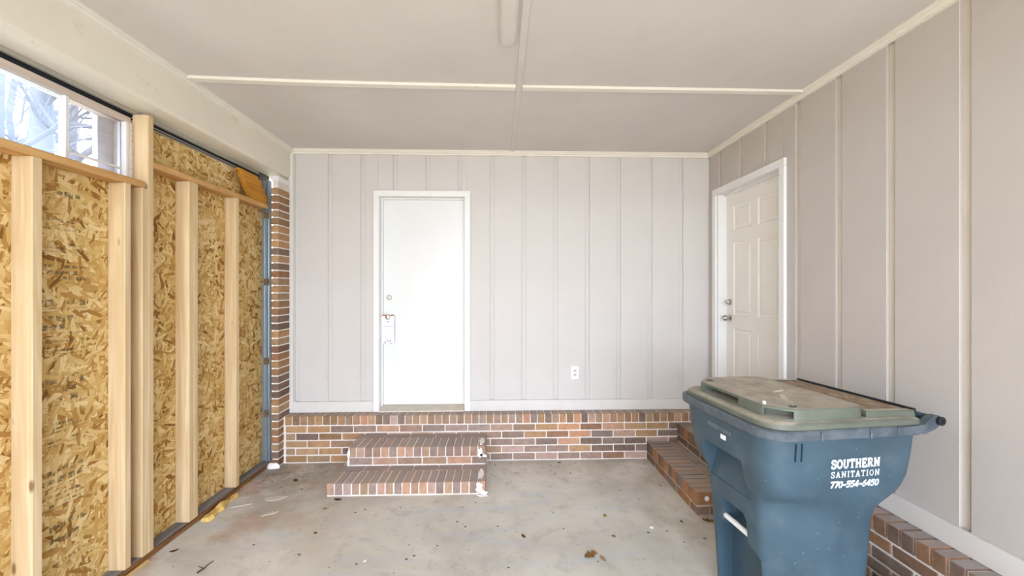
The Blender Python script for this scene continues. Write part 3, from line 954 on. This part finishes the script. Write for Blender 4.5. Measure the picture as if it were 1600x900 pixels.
# ------------------------------------------------------------------ garage door track beside the pilaster
tr = empty('door_track', (-2.101, -.150, 0))
tag(tr, 'galvanised steel garage door track beside the brick pilaster', 'track')
bm = bmesh.new()
add_prism(bm, [(-.040, .012), (-.040, -.002), (-.026, -.002), (-.024, -.012), (-.017, -.012), (-.015, -.002), (.004, -.002), (.007, -.018), (.016, -.018), (.019, -.002), (.037, -.002), (.037, .012)], .042, 2.56, 'z')
link('channel', finish(bm, 'channel'), MAT['steel'], tr)
box('lip', (.036, .042, -.022, .014, .042, 2.56), MAT['steel'], tr, .001)
for zz in (2.25, 1.65, .94, .47):
    br = box('bracket', (-.005, .030, -.026, -.017, zz - .03, zz + .03), MAT['rust'], tr, .003)
    lathe('bolt', [(0, .011), (.008, .011), (.010, .004)], (0, -1, 0), (.0, -.007, 0), MAT['rust'], br, 8)
bm = bmesh.new()
add_tube(bm, [(-.09, -.03, 1.66), (-.03, -.028, 1.652), (.05, -.032, 1.648)], .0025, 5)
link('wire_tie', finish(bm, 'wire_tie'), MAT['rust'], tr)

# ------------------------------------------------------------------ wood scrap and lath on the floor by the sill
rr = random.Random(21)
bm = bmesh.new()
L = .34; N = 9; secs = []
for i in range(N + 1):
    t = i / N; wd = .040 * (1 - .5 * t) + rr.uniform(-.014, .012); hh = .030 * (1 - .3 * t) + rr.uniform(-.016, .010)
    x = t * L
    secs.append([bm.verts.new((x, -wd, .002)), bm.verts.new((x + rr.uniform(-.01, .01), -wd * .7, hh)), bm.verts.new((x + rr.uniform(-.01, .01), wd * .5, hh + rr.uniform(-.012, .012))), bm.verts.new((x, wd, .002))])
for a, b in zip(secs, secs[1:]):
    for k in range(4): bm.faces.new((a[k], a[(k + 1) % 4], b[(k + 1) % 4], b[k]))
bm.faces.new(secs[0][::-1]); bm.faces.new(secs[-1])
o = link('wood_scrap', finish(bm, 'wood_scrap'), MAT['chip_wood'], None, (-2.005, -1.02, 0), (0, 0, R(93)))
tag(o, 'torn yellow piece of wood lying against the sill plate', 'wood scrap')
o = box('wood_lath', (-.010, .010, -.32, .32, 0, .010), MAT['lath'], None, .002)
o.location = (-2.035, -1.72, .005); o.rotation_euler = (0, 0, R(1.5))
tag(o, 'thin pale lath lying along the foot of the wood wall', 'lath')


# ------------------------------------------------------------------ wheeled bin
BO = (1.035, -1.870, 0.0); BR = R(5.8)
bn = empty('wheeled_bin', BO, BR)
tag(bn, 'blue grey wheeled rubbish bin with a dusty green lid', 'bin')
# in the bin's frame x runs from its front to its hinge; the side with the lettering is -y


def fillet(poly, rad, seg=6):
    out = []; n = len(poly)
    for i, (p, r) in enumerate(zip(poly, rad)):
        p = Vector(p); a = Vector(poly[i - 1]); b = Vector(poly[(i + 1) % n])
        if r <= 0: out.append(tuple(p)); continue
        da, dbb = (a - p), (b - p)
        t = min(r, da.length * .48, dbb.length * .48)
        p0 = p + da.normalized() * t; p2 = p + dbb.normalized() * t
        for k in range(seg + 1):
            u = k / seg
            out.append(tuple(p0 * (1 - u) ** 2 + p * 2 * u * (1 - u) + p2 * u * u))
    return out


def plan(af, bf, am, bm_, ar, br, rf=.05, rm=.08, rr_=.06):
    poly = [(af, -bf), (am, -bm_), (ar, -br), (ar, br), (am, bm_), (af, bf)]
    return fillet(poly, [rf, rm, rr_, rr_, rm, rf])


def loft(rings, name, mat, parent, smooth=35):
    bm = bmesh.new(); vr = []
    for z, pl in rings: vr.append([bm.verts.new((x, y, z)) for x, y in pl])
    n = len(vr[0])
    for a, b in zip(vr, vr[1:]):
        for k in range(n): bm.faces.new((a[k], a[(k + 1) % n], b[(k + 1) % n], b[k]))
    bm.faces.new(vr[0][::-1]); bm.faces.new(vr[-1])
    return link(name, finish(bm, name, smooth), mat, parent)


#              z     af    bf     am   bm     ar    br    rf
sec = [(.03, .135, .165, .36, .275, .535, .275, .03), (.30, .120, .172, .36, .288, .545, .288, .03), (.50, .105, .178, .355, .297, .552, .298, .03),
       (.60, .096, .184, .350, .300, .558, .302, .03), (.64, .090, .194, .345, .302, .575, .304, .035), (.662, .084, .216, .335, .305, .600, .306, .05),
       (.685, .074, .256, .32, .307, .635, .308, .075), (.708, .064, .284, .31, .309, .668, .310, .095), (.735, .056, .298, .31, .310, .694, .311, .105), (.78, .048, .307, .31, .311, .722, .311, .11), (.86, .038, .312, .31, .314, .738, .314, .11),
       (.965, .028, .318, .31, .320, .746, .320, .11)]
body = loft([(z, plan(af, bf, am, b_, ar, br, rf, .025)) for z, af, bf, am, b_, ar, br, rf in sec], 'body', MAT['bin'], bn)
cut = []


def cutter_xz(pts, y0, y1):      # polygon in x,z pushed along y
    bm = bmesh.new(); add_prism(bm, pts, y0, y1, 'y')
    o = link('cutter', finish(bm, 'cutter'), None, bn); cut.append(o)


def cutter_yz(pts, x0, x1):
    bm = bmesh.new(); add_prism(bm, pts, x0, x1, 'x')
    o = link('cutter', finish(bm, 'cutter'), None, bn); cut.append(o)


cutter_xz([(-.1, .80), (.140, .80), (.136, .74), (.098, .615), (-.1, .60)], -.135, .155)
cutter_yz([(-.092, .37), (-.092, .50), (-.075, .525), (.082, .525), (.082, .37)], -.1, .215)
cutter_yz([(-.165, -.1), (-.165, .365), (-.092, .40), (.135, .40), (.135, -.1)], -.1, .205)
for xx in (.150, .178):
    bm = bmesh.new(); add_box(bm, xx - .0045, xx + .0045, -.5, -.285, .866, .942)
    cut.append(link('cutter', finish(bm, 'cutter'), None, bn))
boolean_cut(body, cut); body.name = 'body'
for p in body.data.polygons: p.use_smooth = True
body.data.set_sharp_from_angle(angle=R(32))
box('pocket_lining', (.30, .31, -.16, .13, .05, .56), MAT['bin'], bn)

# rim band with ribs
rim = loft([(z, fillet([(a0, -b0), (a1, -b0), (a1, b0), (a0, b0)], [.12, .06, .06, .12], 8)) for z, a0, a1, b0 in
            ((.958, .014, .742, .334), (.962, .006, .750, .343), (.996, .004, .752, .346), (1.002, .010, .748, .340))], 'rim', MAT['rim'], bn)
for xx in (.24, .470): box('rim_rib', (xx - .004, xx + .004, -.352, -.34, .960, .998), MAT['rim'], bn, .002)
# hinge arms and handle bar
for sg in (-1, 1):
    prism('hinge_arm', [(.60, .972), (.735, .966), (.77, .978), (.788, .990), (.812, 1.006), (.816, 1.026), (.800, 1.042), (.775, 1.040), (.750, 1.026), (.73, 1.004), (.60, 1.000)], sg * .318, sg * .350, 'y', MAT['rim'], bn, .003)
bm = bmesh.new(); add_tube(bm, [(.797, -.356, 1.021), (.797, .356, 1.021)], .015, 14)
link('handle', finish(bm, 'handle', 50), MAT['bin'], bn)
for sg in (-1, 1): lathe('handle_plug', [(0, .019), (.010, .019), (.012, .014), (.012, .008), (.008, .006)], (0, sg, 0), (.797, sg * .352, 1.021), MAT['black_plastic'], bn, 16)

# lid: flange, raised field with two hand grips, sunken rear field
lid = loft([(z, fillet([(a0, -b0), (a1, -b0), (a1, b0), (a0, b0)], [.12, .05, .05, .12], 8)) for z, a0, a1, b0 in
            ((1.000, .030, .752, .334), (1.004, .026, .754, .337), (1.020, .030, .752, .333), (1.029, .042, .744, .322), (1.031, .060, .73, .305))], 'lid', MAT['lid'], bn, 30)
fld = fillet([(.078, -.220), (.160, -.306), (.450, -.308), (.500, -.285), (.500, .285), (.450, .308), (.160, .306), (.078, .220)], [.02, .03, .05, .05, .05, .05, .03, .02], 4)
cx, cy = .30, 0
grow = lambda s_: [(cx + (x - cx) * s_, y * s_) for x, y in fld]
raised = loft([(1.027, grow(1.012)), (1.074, grow(.997)), (1.079, grow(.985))], 'raised_field', MAT['lid'], bn, 30)
cut = []
bm = bmesh.new(); add_box(bm, .0, .150, -.075, .19, 1.036, 1.068); cut.append(link('cutter', finish(bm, 'cutter'), None, bn))
bm = bmesh.new(); add_box(bm, -.06, .052, -.046, .058, 1.036, 1.068)
cu = link('cutter', finish(bm, 'cutter'), None, bn, (.13, -.262, 0), (0, 0, R(-47))); cu.rotation_euler = (0, 0, R(43)); cut.append(cu)
for (x, y) in ((.145, .235), (.190, -.258)):
    bm = bmesh.new(); add_lathe(bm, [(-.02, .016), (.02, .016)], (0, 0, 1), (0, 0, 0), 12)
    for v in bm.verts: v.co.x *= 1.6
    cut.append(link('cutter', finish(bm, 'cutter'), None, bn, (x, y, 1.079), (0, 0, R(30))))
boolean_cut(raised, cut)
# rear field: side ridges, litter tray and dark hinge gap
prism('rear_field', fillet([(.50, -.300), (.742, -.300), (.742, .300), (.50, .300)], [.0, .03, .03, .0], 4), 1.026, 1.048, 'z', MAT['lid'], bn, .003)
prism('rear_ridge', [(.50, 1.026), (.50, 1.060), (.735, 1.054), (.745, 1.026)], -.306, -.272, 'y', MAT['lid'], bn, .004)
prism('rear_ridge', [(.50, 1.026), (.50, 1.060), (.735, 1.054), (.745, 1.026)], .272, .306, 'y', MAT['lid'], bn, .004)
box('leaf_litter', (.508, .735, -.272, .272, 1.044, 1.051), MAT['litter'], bn)['kind'] = 'stuff'
box('hinge_gap', (.738, .752, -.30, .30, 1.030, 1.060), MAT['black_plastic'], bn, .003)
lathe('lid_bolt', [(0, .007), (.012, .007), (.014, .004)], (0, 0, 1), (.100, -.207, 1.077), MAT['print_white'], bn, 10)
for (x, y, a) in ((.33, -.02, 20), (.27, -.12, 60)):
    o = prism('lid_flake', [(-.045, -.008), (.03, -.012), (.05, .004), (-.02, .010)], 1.079, 1.0805, 'z', MAT['pale_flake'], bn); o.location = (x, y, 0); o.rotation_euler = (0, 0, R(a))
for o in [q for q in bn.children if q.name.split('.')[0] in ('raised_field', 'rear_field', 'rear_ridge', 'leaf_litter', 'hinge_gap', 'lid_bolt', 'lid_flake')]: o.parent = lid
# catch bar in the lower pocket, axle, wheels, sticker
bm = bmesh.new(); add_tube(bm, [(.130, -.15, .425), (.130, .13, .425)], .0135, 14)
link('catch_bar', finish(bm, 'catch_bar', 50), MAT['white'], bn)['label'] = 'white round bar'
for sg in (-1, 1):
    wbm = bmesh.new(); add_lathe(wbm, [(-.03, .10), (-.03, .125), (-.022, .135), (.022, .135), (.03, .125), (.03, .10), (.018, .09), (.018, .035), (.03, .03)], (0, 1, 0), (0, 0, 0), 28)
    link('wheel', finish(wbm, 'wheel', 40), MAT['black_plastic'], bn, (.645, sg * .32, .135))
bm = bmesh.new(); add_tube(bm, [(.645, -.33, .135), (.645, .33, .135)], .012, 10)
link('axle', finish(bm, 'axle', 50), MAT['steel'], bn)
for sg in (-1, 1): box('axle_bracket', (.50, .665, sg * .24 - .02, sg * .24 + .02, .10, .20), MAT['bin'], bn)
box('sticker', (.033, .0355, -.045, -.010, .858, .880), MAT['print_white'], bn)['label'] = 'small white sticker'

# ------------------------------------------------------------------ lettering made of strokes
def arc(cx_, cy_, rx, ry, a0, a1, n=10):
    return [(cx_ + rx * math.cos(R(a0 + (a1 - a0) * i / n)), cy_ + ry * math.sin(R(a0 + (a1 - a0) * i / n))) for i in range(n + 1)]


SER = {   # strokes, then serif bars; widths in units of the letter height
    'S': (.74, [[(.66, .74), (.58, .90), (.38, .94), (.18, .88), (.12, .72), (.22, .58), (.40, .51), (.58, .42), (.66, .26), (.56, .10), (.36, .05), (.16, .10), (.09, .26)]], [[(.67, .68), (.67, .98)], [(.08, .02), (.08, .32)]]),
    'O': (.86, [arc(.43, .5, .33, .43, 0, 360, 22)], []),
    'U': (.86, [[(.18, .96), (.18, .36)] + arc(.43, .34, .25, .29, 180, 360, 9) + [(.68, .36), (.68, .96)]], [[(.02, .95), (.34, .95)], [(.54, .95), (.84, .95)]]),
    'T': (.80, [[(.40, .04), (.40, .95)], [(.06, .93), (.74, .93)]], [[(.06, .70), (.06, .96)], [(.74, .70), (.74, .96)], [(.22, .04), (.58, .04)]]),
    'H': (.92, [[(.20, .04), (.20, .96)], [(.72, .04), (.72, .96)], [(.2, .5), (.72, .5)]], [[(.04, .04), (.36, .04)], [(.04, .96), (.36, .96)], [(.56, .04), (.88, .04)], [(.56, .96), (.88, .96)]]),
    'E': (.76, [[(.18, .04), (.18, .96)], [(.18, .94), (.66, .94)], [(.18, .5), (.5, .5)], [(.18, .06), (.68, .06)]], [[(.66, .72), (.66, .97)], [(.69, .03), (.69, .3)], [(.5, .38), (.5, .62)], [(.04, .04), (.3, .04)], [(.04, .96), (.3, .96)]]),
    'R': (.88, [[(.18, .04), (.18, .96)], [(.18, .94), (.45, .94)] + arc(.46, .72, .2, .22, 90, -90, 8) + [(.18, .50)], [(.42, .48), (.70, .06)]], [[(.04, .04), (.34, .04)], [(.04, .96), (.3, .96)], [(.62, .05), (.86, .05)]]),
    'N': (.92, [[(.18, .04), (.18, .94)], [(.18, .94), (.72, .06)], [(.72, .06), (.72, .96)]], [[(.04, .04), (.34, .04)], [(.02, .96), (.26, .96)], [(.58, .96), (.88, .96)]]),
    'A': (.86, [[(.14, .04), (.43, .95)], [(.43, .95), (.70, .04)], [(.25, .34), (.60, .34)]], [[(.0, .04), (.28, .04)], [(.54, .04), (.86, .04)]]),
    'I': (.44, [[(.22, .04), (.22, .96)]], [[(.05, .04), (.39, .04)], [(.05, .96), (.39, .96)]]),
}
DIG = {
    '7': [[(.06, .94), (.58, .94), (.26, .04)]], '0': [arc(.32, .5, .24, .45, 0, 360, 20)],
    '5': [[(.58, .94), (.16, .94), (.12, .56)] + arc(.30, .32, .26, .27, 110, -140, 12)], '4': [[(.44, .04), (.44, .95), (.06, .30), (.62, .30)]],
    '6': [[(.52, .95), (.22, .72), (.08, .36)] + arc(.32, .30, .24, .26, 160, -200, 16)], '-': [[(.10, .42), (.44, .42)]],
    '1': [[(.18, .78), (.34, .94), (.34, .04)]], '2': [arc(.30, .70, .22, .24, 160, -20, 9) + [(.08, .06), (.56, .06)]],
    '9': [arc(.32, .68, .24, .26, -20, 340, 16) + [(.50, .40), (.22, .04)]], '8': [arc(.32, .72, .2, .22, 0, 360, 14), arc(.32, .26, .24, .24, 0, 360, 14)],
}


def ribbon(bm, pts, wd, place):
    hw = wd / 2
    for (x0, y0), (x1, y1) in zip(pts, pts[1:]):
        d = Vector((x1 - x0, y1 - y0))
        if d.length < 1e-6: continue
        d.normalize(); nx, ny = -d.y * hw, d.x * hw; ex, ey = d.x * hw * .35, d.y * hw * .35
        q = [(x0 - ex + nx, y0 - ey + ny), (x1 + ex + nx, y1 + ey + ny), (x1 + ex - nx, y1 + ey - ny), (x0 - ex - nx, y0 - ey - ny)]
        bm.faces.new([bm.verts.new(place(*p)) for p in q])
    for (x, y) in pts[1:-1]:
        bm.faces.new([bm.verts.new(place(x + hw * math.cos(math.pi * k / 4), y + hw * math.sin(math.pi * k / 4))) for k in range(8)])


def word(name, txt, x0, x1, z0, z1, ytop, ybot, serif=True, wd=.2, wser=.1, gap=.06, shear=0.0, mat=None, label=None, dz=0.0, frame='side'):
    hgt = z1 - z0
    adv = [(SER[c][0] if serif else (.54 if c == '-' else .66)) + gap for c in txt]
    sx_ = (x1 - x0) / (sum(adv) - gap); bm = bmesh.new(); cur = 0.0
    for c, a in zip(txt, adv):
        strokes = [(s_, wd) for s_ in (SER[c][1] if serif else DIG[c])] + ([(s_, wser) for s_ in SER[c][2]] if serif else [])
        for s_, ww in strokes:
            def place(px, py, cur=cur):
                X = x0 + (cur + px + shear * py) * sx_; Zf = py
                Z = z0 + Zf * hgt
                if frame == 'side': return (X, ytop + (ybot - ytop) * (z1 - Z) / max(hgt, 1e-6), Z)
                return (ytop, -X, Z)
            ribbon(bm, s_, ww, place)
        cur += a
    me = bpy.data.meshes.new(name); bm.to_mesh(me); bm.free()
    o = link(name, me, mat or MAT['print_white'], bn)
    if label: o['label'] = label
    return o


def side_y(z):   # -y face of the bin's side at that height
    t = (z - .735) / (.965 - .735)
    return -(.311 + t * .009) - .0022


word('lettering', 'SOUTHERN', .314, .548, .829, .866, side_y(.866), side_y(.829), True, .26, .13, .05, 0, None, 'white print SOUTHERN')
word('lettering', 'SANITATION', .314, .548, .790, .816, side_y(.816), side_y(.79), True, .17, .10, .16, 0, None, 'white print SANITATION')
word('lettering', '770-554-6450', .310, .543, .747, .773, side_y(.773), side_y(.747), False, .28, .1, .03, .18, None, 'white print 770-554-6450')
word('serial_number', '90250112068', -.085, .085, .893, .912, .0318, .0318, False, .15, .1, .10, 0, MAT['serial'], 'faint printed serial number', 0, 'front').location = (0, 0, 0)

# ------------------------------------------------------------------ leaves and bits on the floor
CAMP = Vector(cam.location)


def floor_xy(u, v):
    th = math.atan(19 / 612); c, s_ = math.cos(th), math.sin(th)
    xc = (u - 800) / 612; zc = (454 - v) / 612
    d = Vector((xc * c + s_, -xc * s_ + c, zc)); t = -CAMP.z / d.z
    return CAMP.x + d.x * t, CAMP.y + d.y * t


def leaf(name, x, y, ln, wd, rz, mat, label, group=None, lobes=0, seed=0, curl=.25, cat='leaf'):
    rr = random.Random(seed); n = 7; bm = bmesh.new(); rows = []
    for i in range(n):
        t = i / (n - 1); env = math.sin(math.pi * min(1, t * .95 + .03)) ** .7
        if lobes: env *= .62 + .38 * (1 if i % 2 else -.6) + rr.uniform(-.08, .08)
        hw = max(.0015, env * wd / 2)
        yv = (t - .5) * ln; up = .006 + curl * ln * (t - .45) ** 2
        rows.append([bm.verts.new((-hw, yv + (lobes and .12 * ln * (i % 2)) , up + curl * hw * .7 * rr.uniform(.4, 1.2))), bm.verts.new((0, yv, up)), bm.verts.new((hw, yv + (lobes and .12 * ln * (i % 2)), up + curl * hw * .7 * rr.uniform(.4, 1.2)))])
    for a, b in zip(rows, rows[1:]):
        bm.faces.new((a[0], a[1], b[1], b[0])); bm.faces.new((a[1], a[2], b[2], b[1]))
    ret = bmesh.ops.extrude_face_region(bm, geom=bm.faces[:])
    for v in [g for g in ret['geom'] if isinstance(g, bmesh.types.BMVert)]: v.co.z -= .0012
    mz = min(v.co.z for v in bm.verts)
    for v in bm.verts: v.co.z -= mz
    o = link(name, finish(bm, name, 60), mat, None, (x, y, .0), (0, 0, rz))
    return tag(o, label, cat, group)


def lf(u, v, ln, wd, deg, mat, label, lobes=0, seed=0, curl=.3, name='dead_leaf', cat='leaf'):
    x, y = floor_xy(u, v); return leaf(name, x, y, ln, wd, R(deg), MAT[mat], label, 'dead leaves on the carport floor', lobes, seed, curl, cat)


lf(922, 868, .085, .07, -60, 'leaf', 'lobed brown oak leaf on the open floor, largest of the leaves', 1, 1, .35)
lf(942, 873, .055, .022, 25, 'leaf_tan', 'slim tan leaf just right of the lobed oak leaf', 0, 2)
lf(818, 838, .042, .020, 30, 'leaf_dark', 'narrow brown leaf alone left of the lobed oak leaf', 0, 3)
lf(945, 806, .036, .026, -10, 'leaf_tan', 'small tan leaf on the open floor nearest the back wall', 0, 4)
lf(959, 838, .032, .024, 40, 'leaf_tan', 'small tan leaf between the oak leaf and the nearest tan leaf', 0, 5)
lf(1107, 814, .075, .05, 70, 'leaf', 'curled brown leaf tucked between bin and side steps', 1, 6, .4)
lf(1065, 815, .03, .014, 20, 'leaf_dark', 'small dark leaf in front of the side steps', 0, 7)
lf(456, 722, .10, .03, 80, 'leaf_dark', 'flat dark leaf under the back wall bricks left of the steps', 0, 8, .1)
lf(462, 751, .05, .03, 50, 'leaf_dark', 'dark curled leaf between the steps and the pale flakes', 0, 9, .4)
lf(528, 781, .06, .03, 85, 'leaf_dark', 'dark leaf scrap below the left corner of the lowest step', 0, 10, .3)
lf(508, 795, .04, .02, 80, 'leaf_tan', 'tan leaf scrap a little below the lowest step', 0, 11, .3)
lf(493, 833, .03, .02, 60, 'leaf', 'small brown leaf scrap alone on the left floor', 0, 12, .3)
lf(272, 861, .045, .02, 120, 'leaf_dark', 'dark leaf scrap beside the wood wall sill', 0, 13, .3)
lf(874, 723, .035, .02, 80, 'leaf_dark', 'dark leaf scrap near the back wall right of the steps', 0, 14, .2)
# twig near the left foreground
x, y = floor_xy(308, 896)
bm = bmesh.new(); add_tube(bm, [(0, 0, .004), (.015, .03, .006), (.012, .06, .005), (.03, .085, .012)], [.004, .004, .003, .002], 6); add_tube(bm, [(.015, .03, .006), (-.03, .045, .01)], [.003, .0015], 5)
tag(link('twig', finish(bm, 'twig', 60), MAT['leaf_dark'], None, (x, y, 0)), 'short forked dark twig on the floor by the wood wall', 'twig')


def flake(u, v, a, b, deg, mat, label, seed, name='paint_flake', cat='flake'):
    rr = random.Random(seed); x, y = floor_xy(u, v)
    pts = [(a * math.cos(2 * math.pi * k / 14) * rr.uniform(.7, 1.1), b * math.sin(2 * math.pi * k / 14) * rr.uniform(.7, 1.1)) for k in range(14)]
    o = prism(name, pts, 0, .003, 'z', MAT[mat], None); o.location = (x, y, 0.0); o.rotation_euler = (0, 0, R(deg))
    return tag(o, label, cat, 'pale flakes on the carport floor' if cat == 'flake' else 'white chips on the carport floor')


flake(431, 779, .085, .035, 12, 'pale_flake', 'larger pale crusted flake on the floor by the wood wall', 1)
flake(421, 803, .05, .018, 30, 'pale_flake', 'smaller pale pointed flake nearer the camera by the wood wall', 2)
flake(377, 790, .07, .010, 20, 'pale_flake', 'thin pale streak of flakes beside the torn yellow wood', 3)
flake(1018, 824, .016, .011, 0, 'white_flake', 'bright white chip on the floor in front of the side steps', 4, 'white_chip', 'chip')
flake(570, 877, .010, .006, 40, 'white_flake', 'tiny white chip alone in the middle foreground', 5, 'white_chip', 'chip')
# scattered grit that nobody could count
bm = bmesh.new(); rr = random.Random(11)
for k in range(340):
    x, y = rr.uniform(-2.0, 1.3), rr.uniform(-3.0, -.15)
    if -1.34 < x < -.09 and y > -.74: continue
    if rr.random() < .4: y = -.13 - abs(rr.gauss(0, .25)); 
    if (-1.34 < x < -.09 and y > -.74) or y > -.13: continue
    s_ = rr.choice((.003, .004, .006, .009)); a = rr.uniform(0, 6.28); q = []
    for j in range(5):
        t = a + j * 1.2566; q.append((x + math.cos(t) * s_ * rr.uniform(.5, 1.3), y + math.sin(t) * s_ * rr.uniform(.4, .9)))
    add_prism(bm, q, .0, .002, 'z')
tag(link('floor_grit', finish(bm, 'floor_grit'), MAT['grit']), 'dark grit and crumbs scattered over the concrete floor', 'grit', kind='stuff')

# ------------------------------------------------------------------ outdoors
gr = boxes('ground', [(-60, 60, -60, 60, -.5, -.12)], MAT['ground'])
tag(gr, 'brown winter lawn around the carport', 'ground', kind='structure')
dv = boxes('driveway', [(-3.2, 3.2, -22, YF - .21, -.3, -.05)], MAT['drive'])
tag(dv, 'pale concrete driveway in front of the carport', 'driveway', kind='structure')
rf = boxes('roof', [(-2.42, 4.5, YF, 3.0, CZ + .14, CZ + .3), ], MAT['roof'])
tag(rf, 'roof deck above the carport ceiling', 'roof', kind='structure')


def tree(x, y, h, r, seed, label):
    rr = random.Random(seed); root = empty('bare_tree', (x, y, -.12)); tag(root, label, 'tree', 'bare trees outside the window')
    tb, bb = bmesh.new(), bmesh.new()
    pts = [(rr.gauss(0, .012) * h * t_, rr.gauss(0, .012) * h * t_, h * t_) for t_ in (0, .15, .3, .45, .6, .75, .9, 1)]
    add_tube(tb, pts, [r * (1 - .85 * t_) for t_ in (0, .15, .3, .45, .6, .75, .9, 1)], 9)

    def br(p, d, ln, rad, lev):
        q = [p]; cur = Vector(p); dd = Vector(d)
        for k in range(4):
            dd = (dd + Vector((rr.gauss(0, .18), rr.gauss(0, .18), rr.gauss(.05, .14)))).normalized(); cur = cur + dd * ln / 4; q.append(tuple(cur))
        add_tube(bb, q, [rad * (1 - .2 * k) for k in range(5)], 5 if lev else 6, False)
        if lev < 3:
            for k in range(3 if lev else 4):
                i = rr.randrange(1, 5); nd = (dd + Vector((rr.gauss(0, .7), rr.gauss(0, .7), rr.gauss(.1, .5)))).normalized()
                br(q[i], nd, ln * rr.uniform(.45, .7), rad * .5, lev + 1)
    for k in range(16):
        t_ = rr.uniform(.22, .95); i = int(t_ * 7); p = Vector(pts[i]).lerp(Vector(pts[min(7, i + 1)]), t_ * 7 - i)
        a = rr.uniform(0, 6.28); br(tuple(p), (math.cos(a), math.sin(a), rr.uniform(.1, .8)), h * .3 * (1.15 - t_ * .6), r * .32 * (1.1 - t_ * .7), 0)
    link('trunk', finish(tb, 'trunk', 60), MAT['bark'], root); link('branches', finish(bb, 'branches', 60), MAT['bark'], root)


for k, (az, rad_, h, r, lab) in enumerate(((-51.3, 9.5, 13, .13, 'slim bare tree nearest the left edge of the window view'), (-48.1, 12.5, 15, .24, 'thick bare tree behind the left window pane'), (-46.4, 16, 15, .13, 'bare tree behind the window stile'),
                                           (-44.2, 13.5, 12, .09, 'slender bare tree close behind the right window pane'), (-41.8, 20, 17, .16, 'bare tree farther off behind the right window pane'), (-54.0, 17, 16, .2, 'bare tree beyond the left end of the window'), (-49.8, 25, 19, .17, 'tall bare tree farthest behind the window'))):
    tree(math.sin(R(az)) * rad_, -3.743 + math.cos(R(az)) * rad_, h, r, 40 + k, lab)
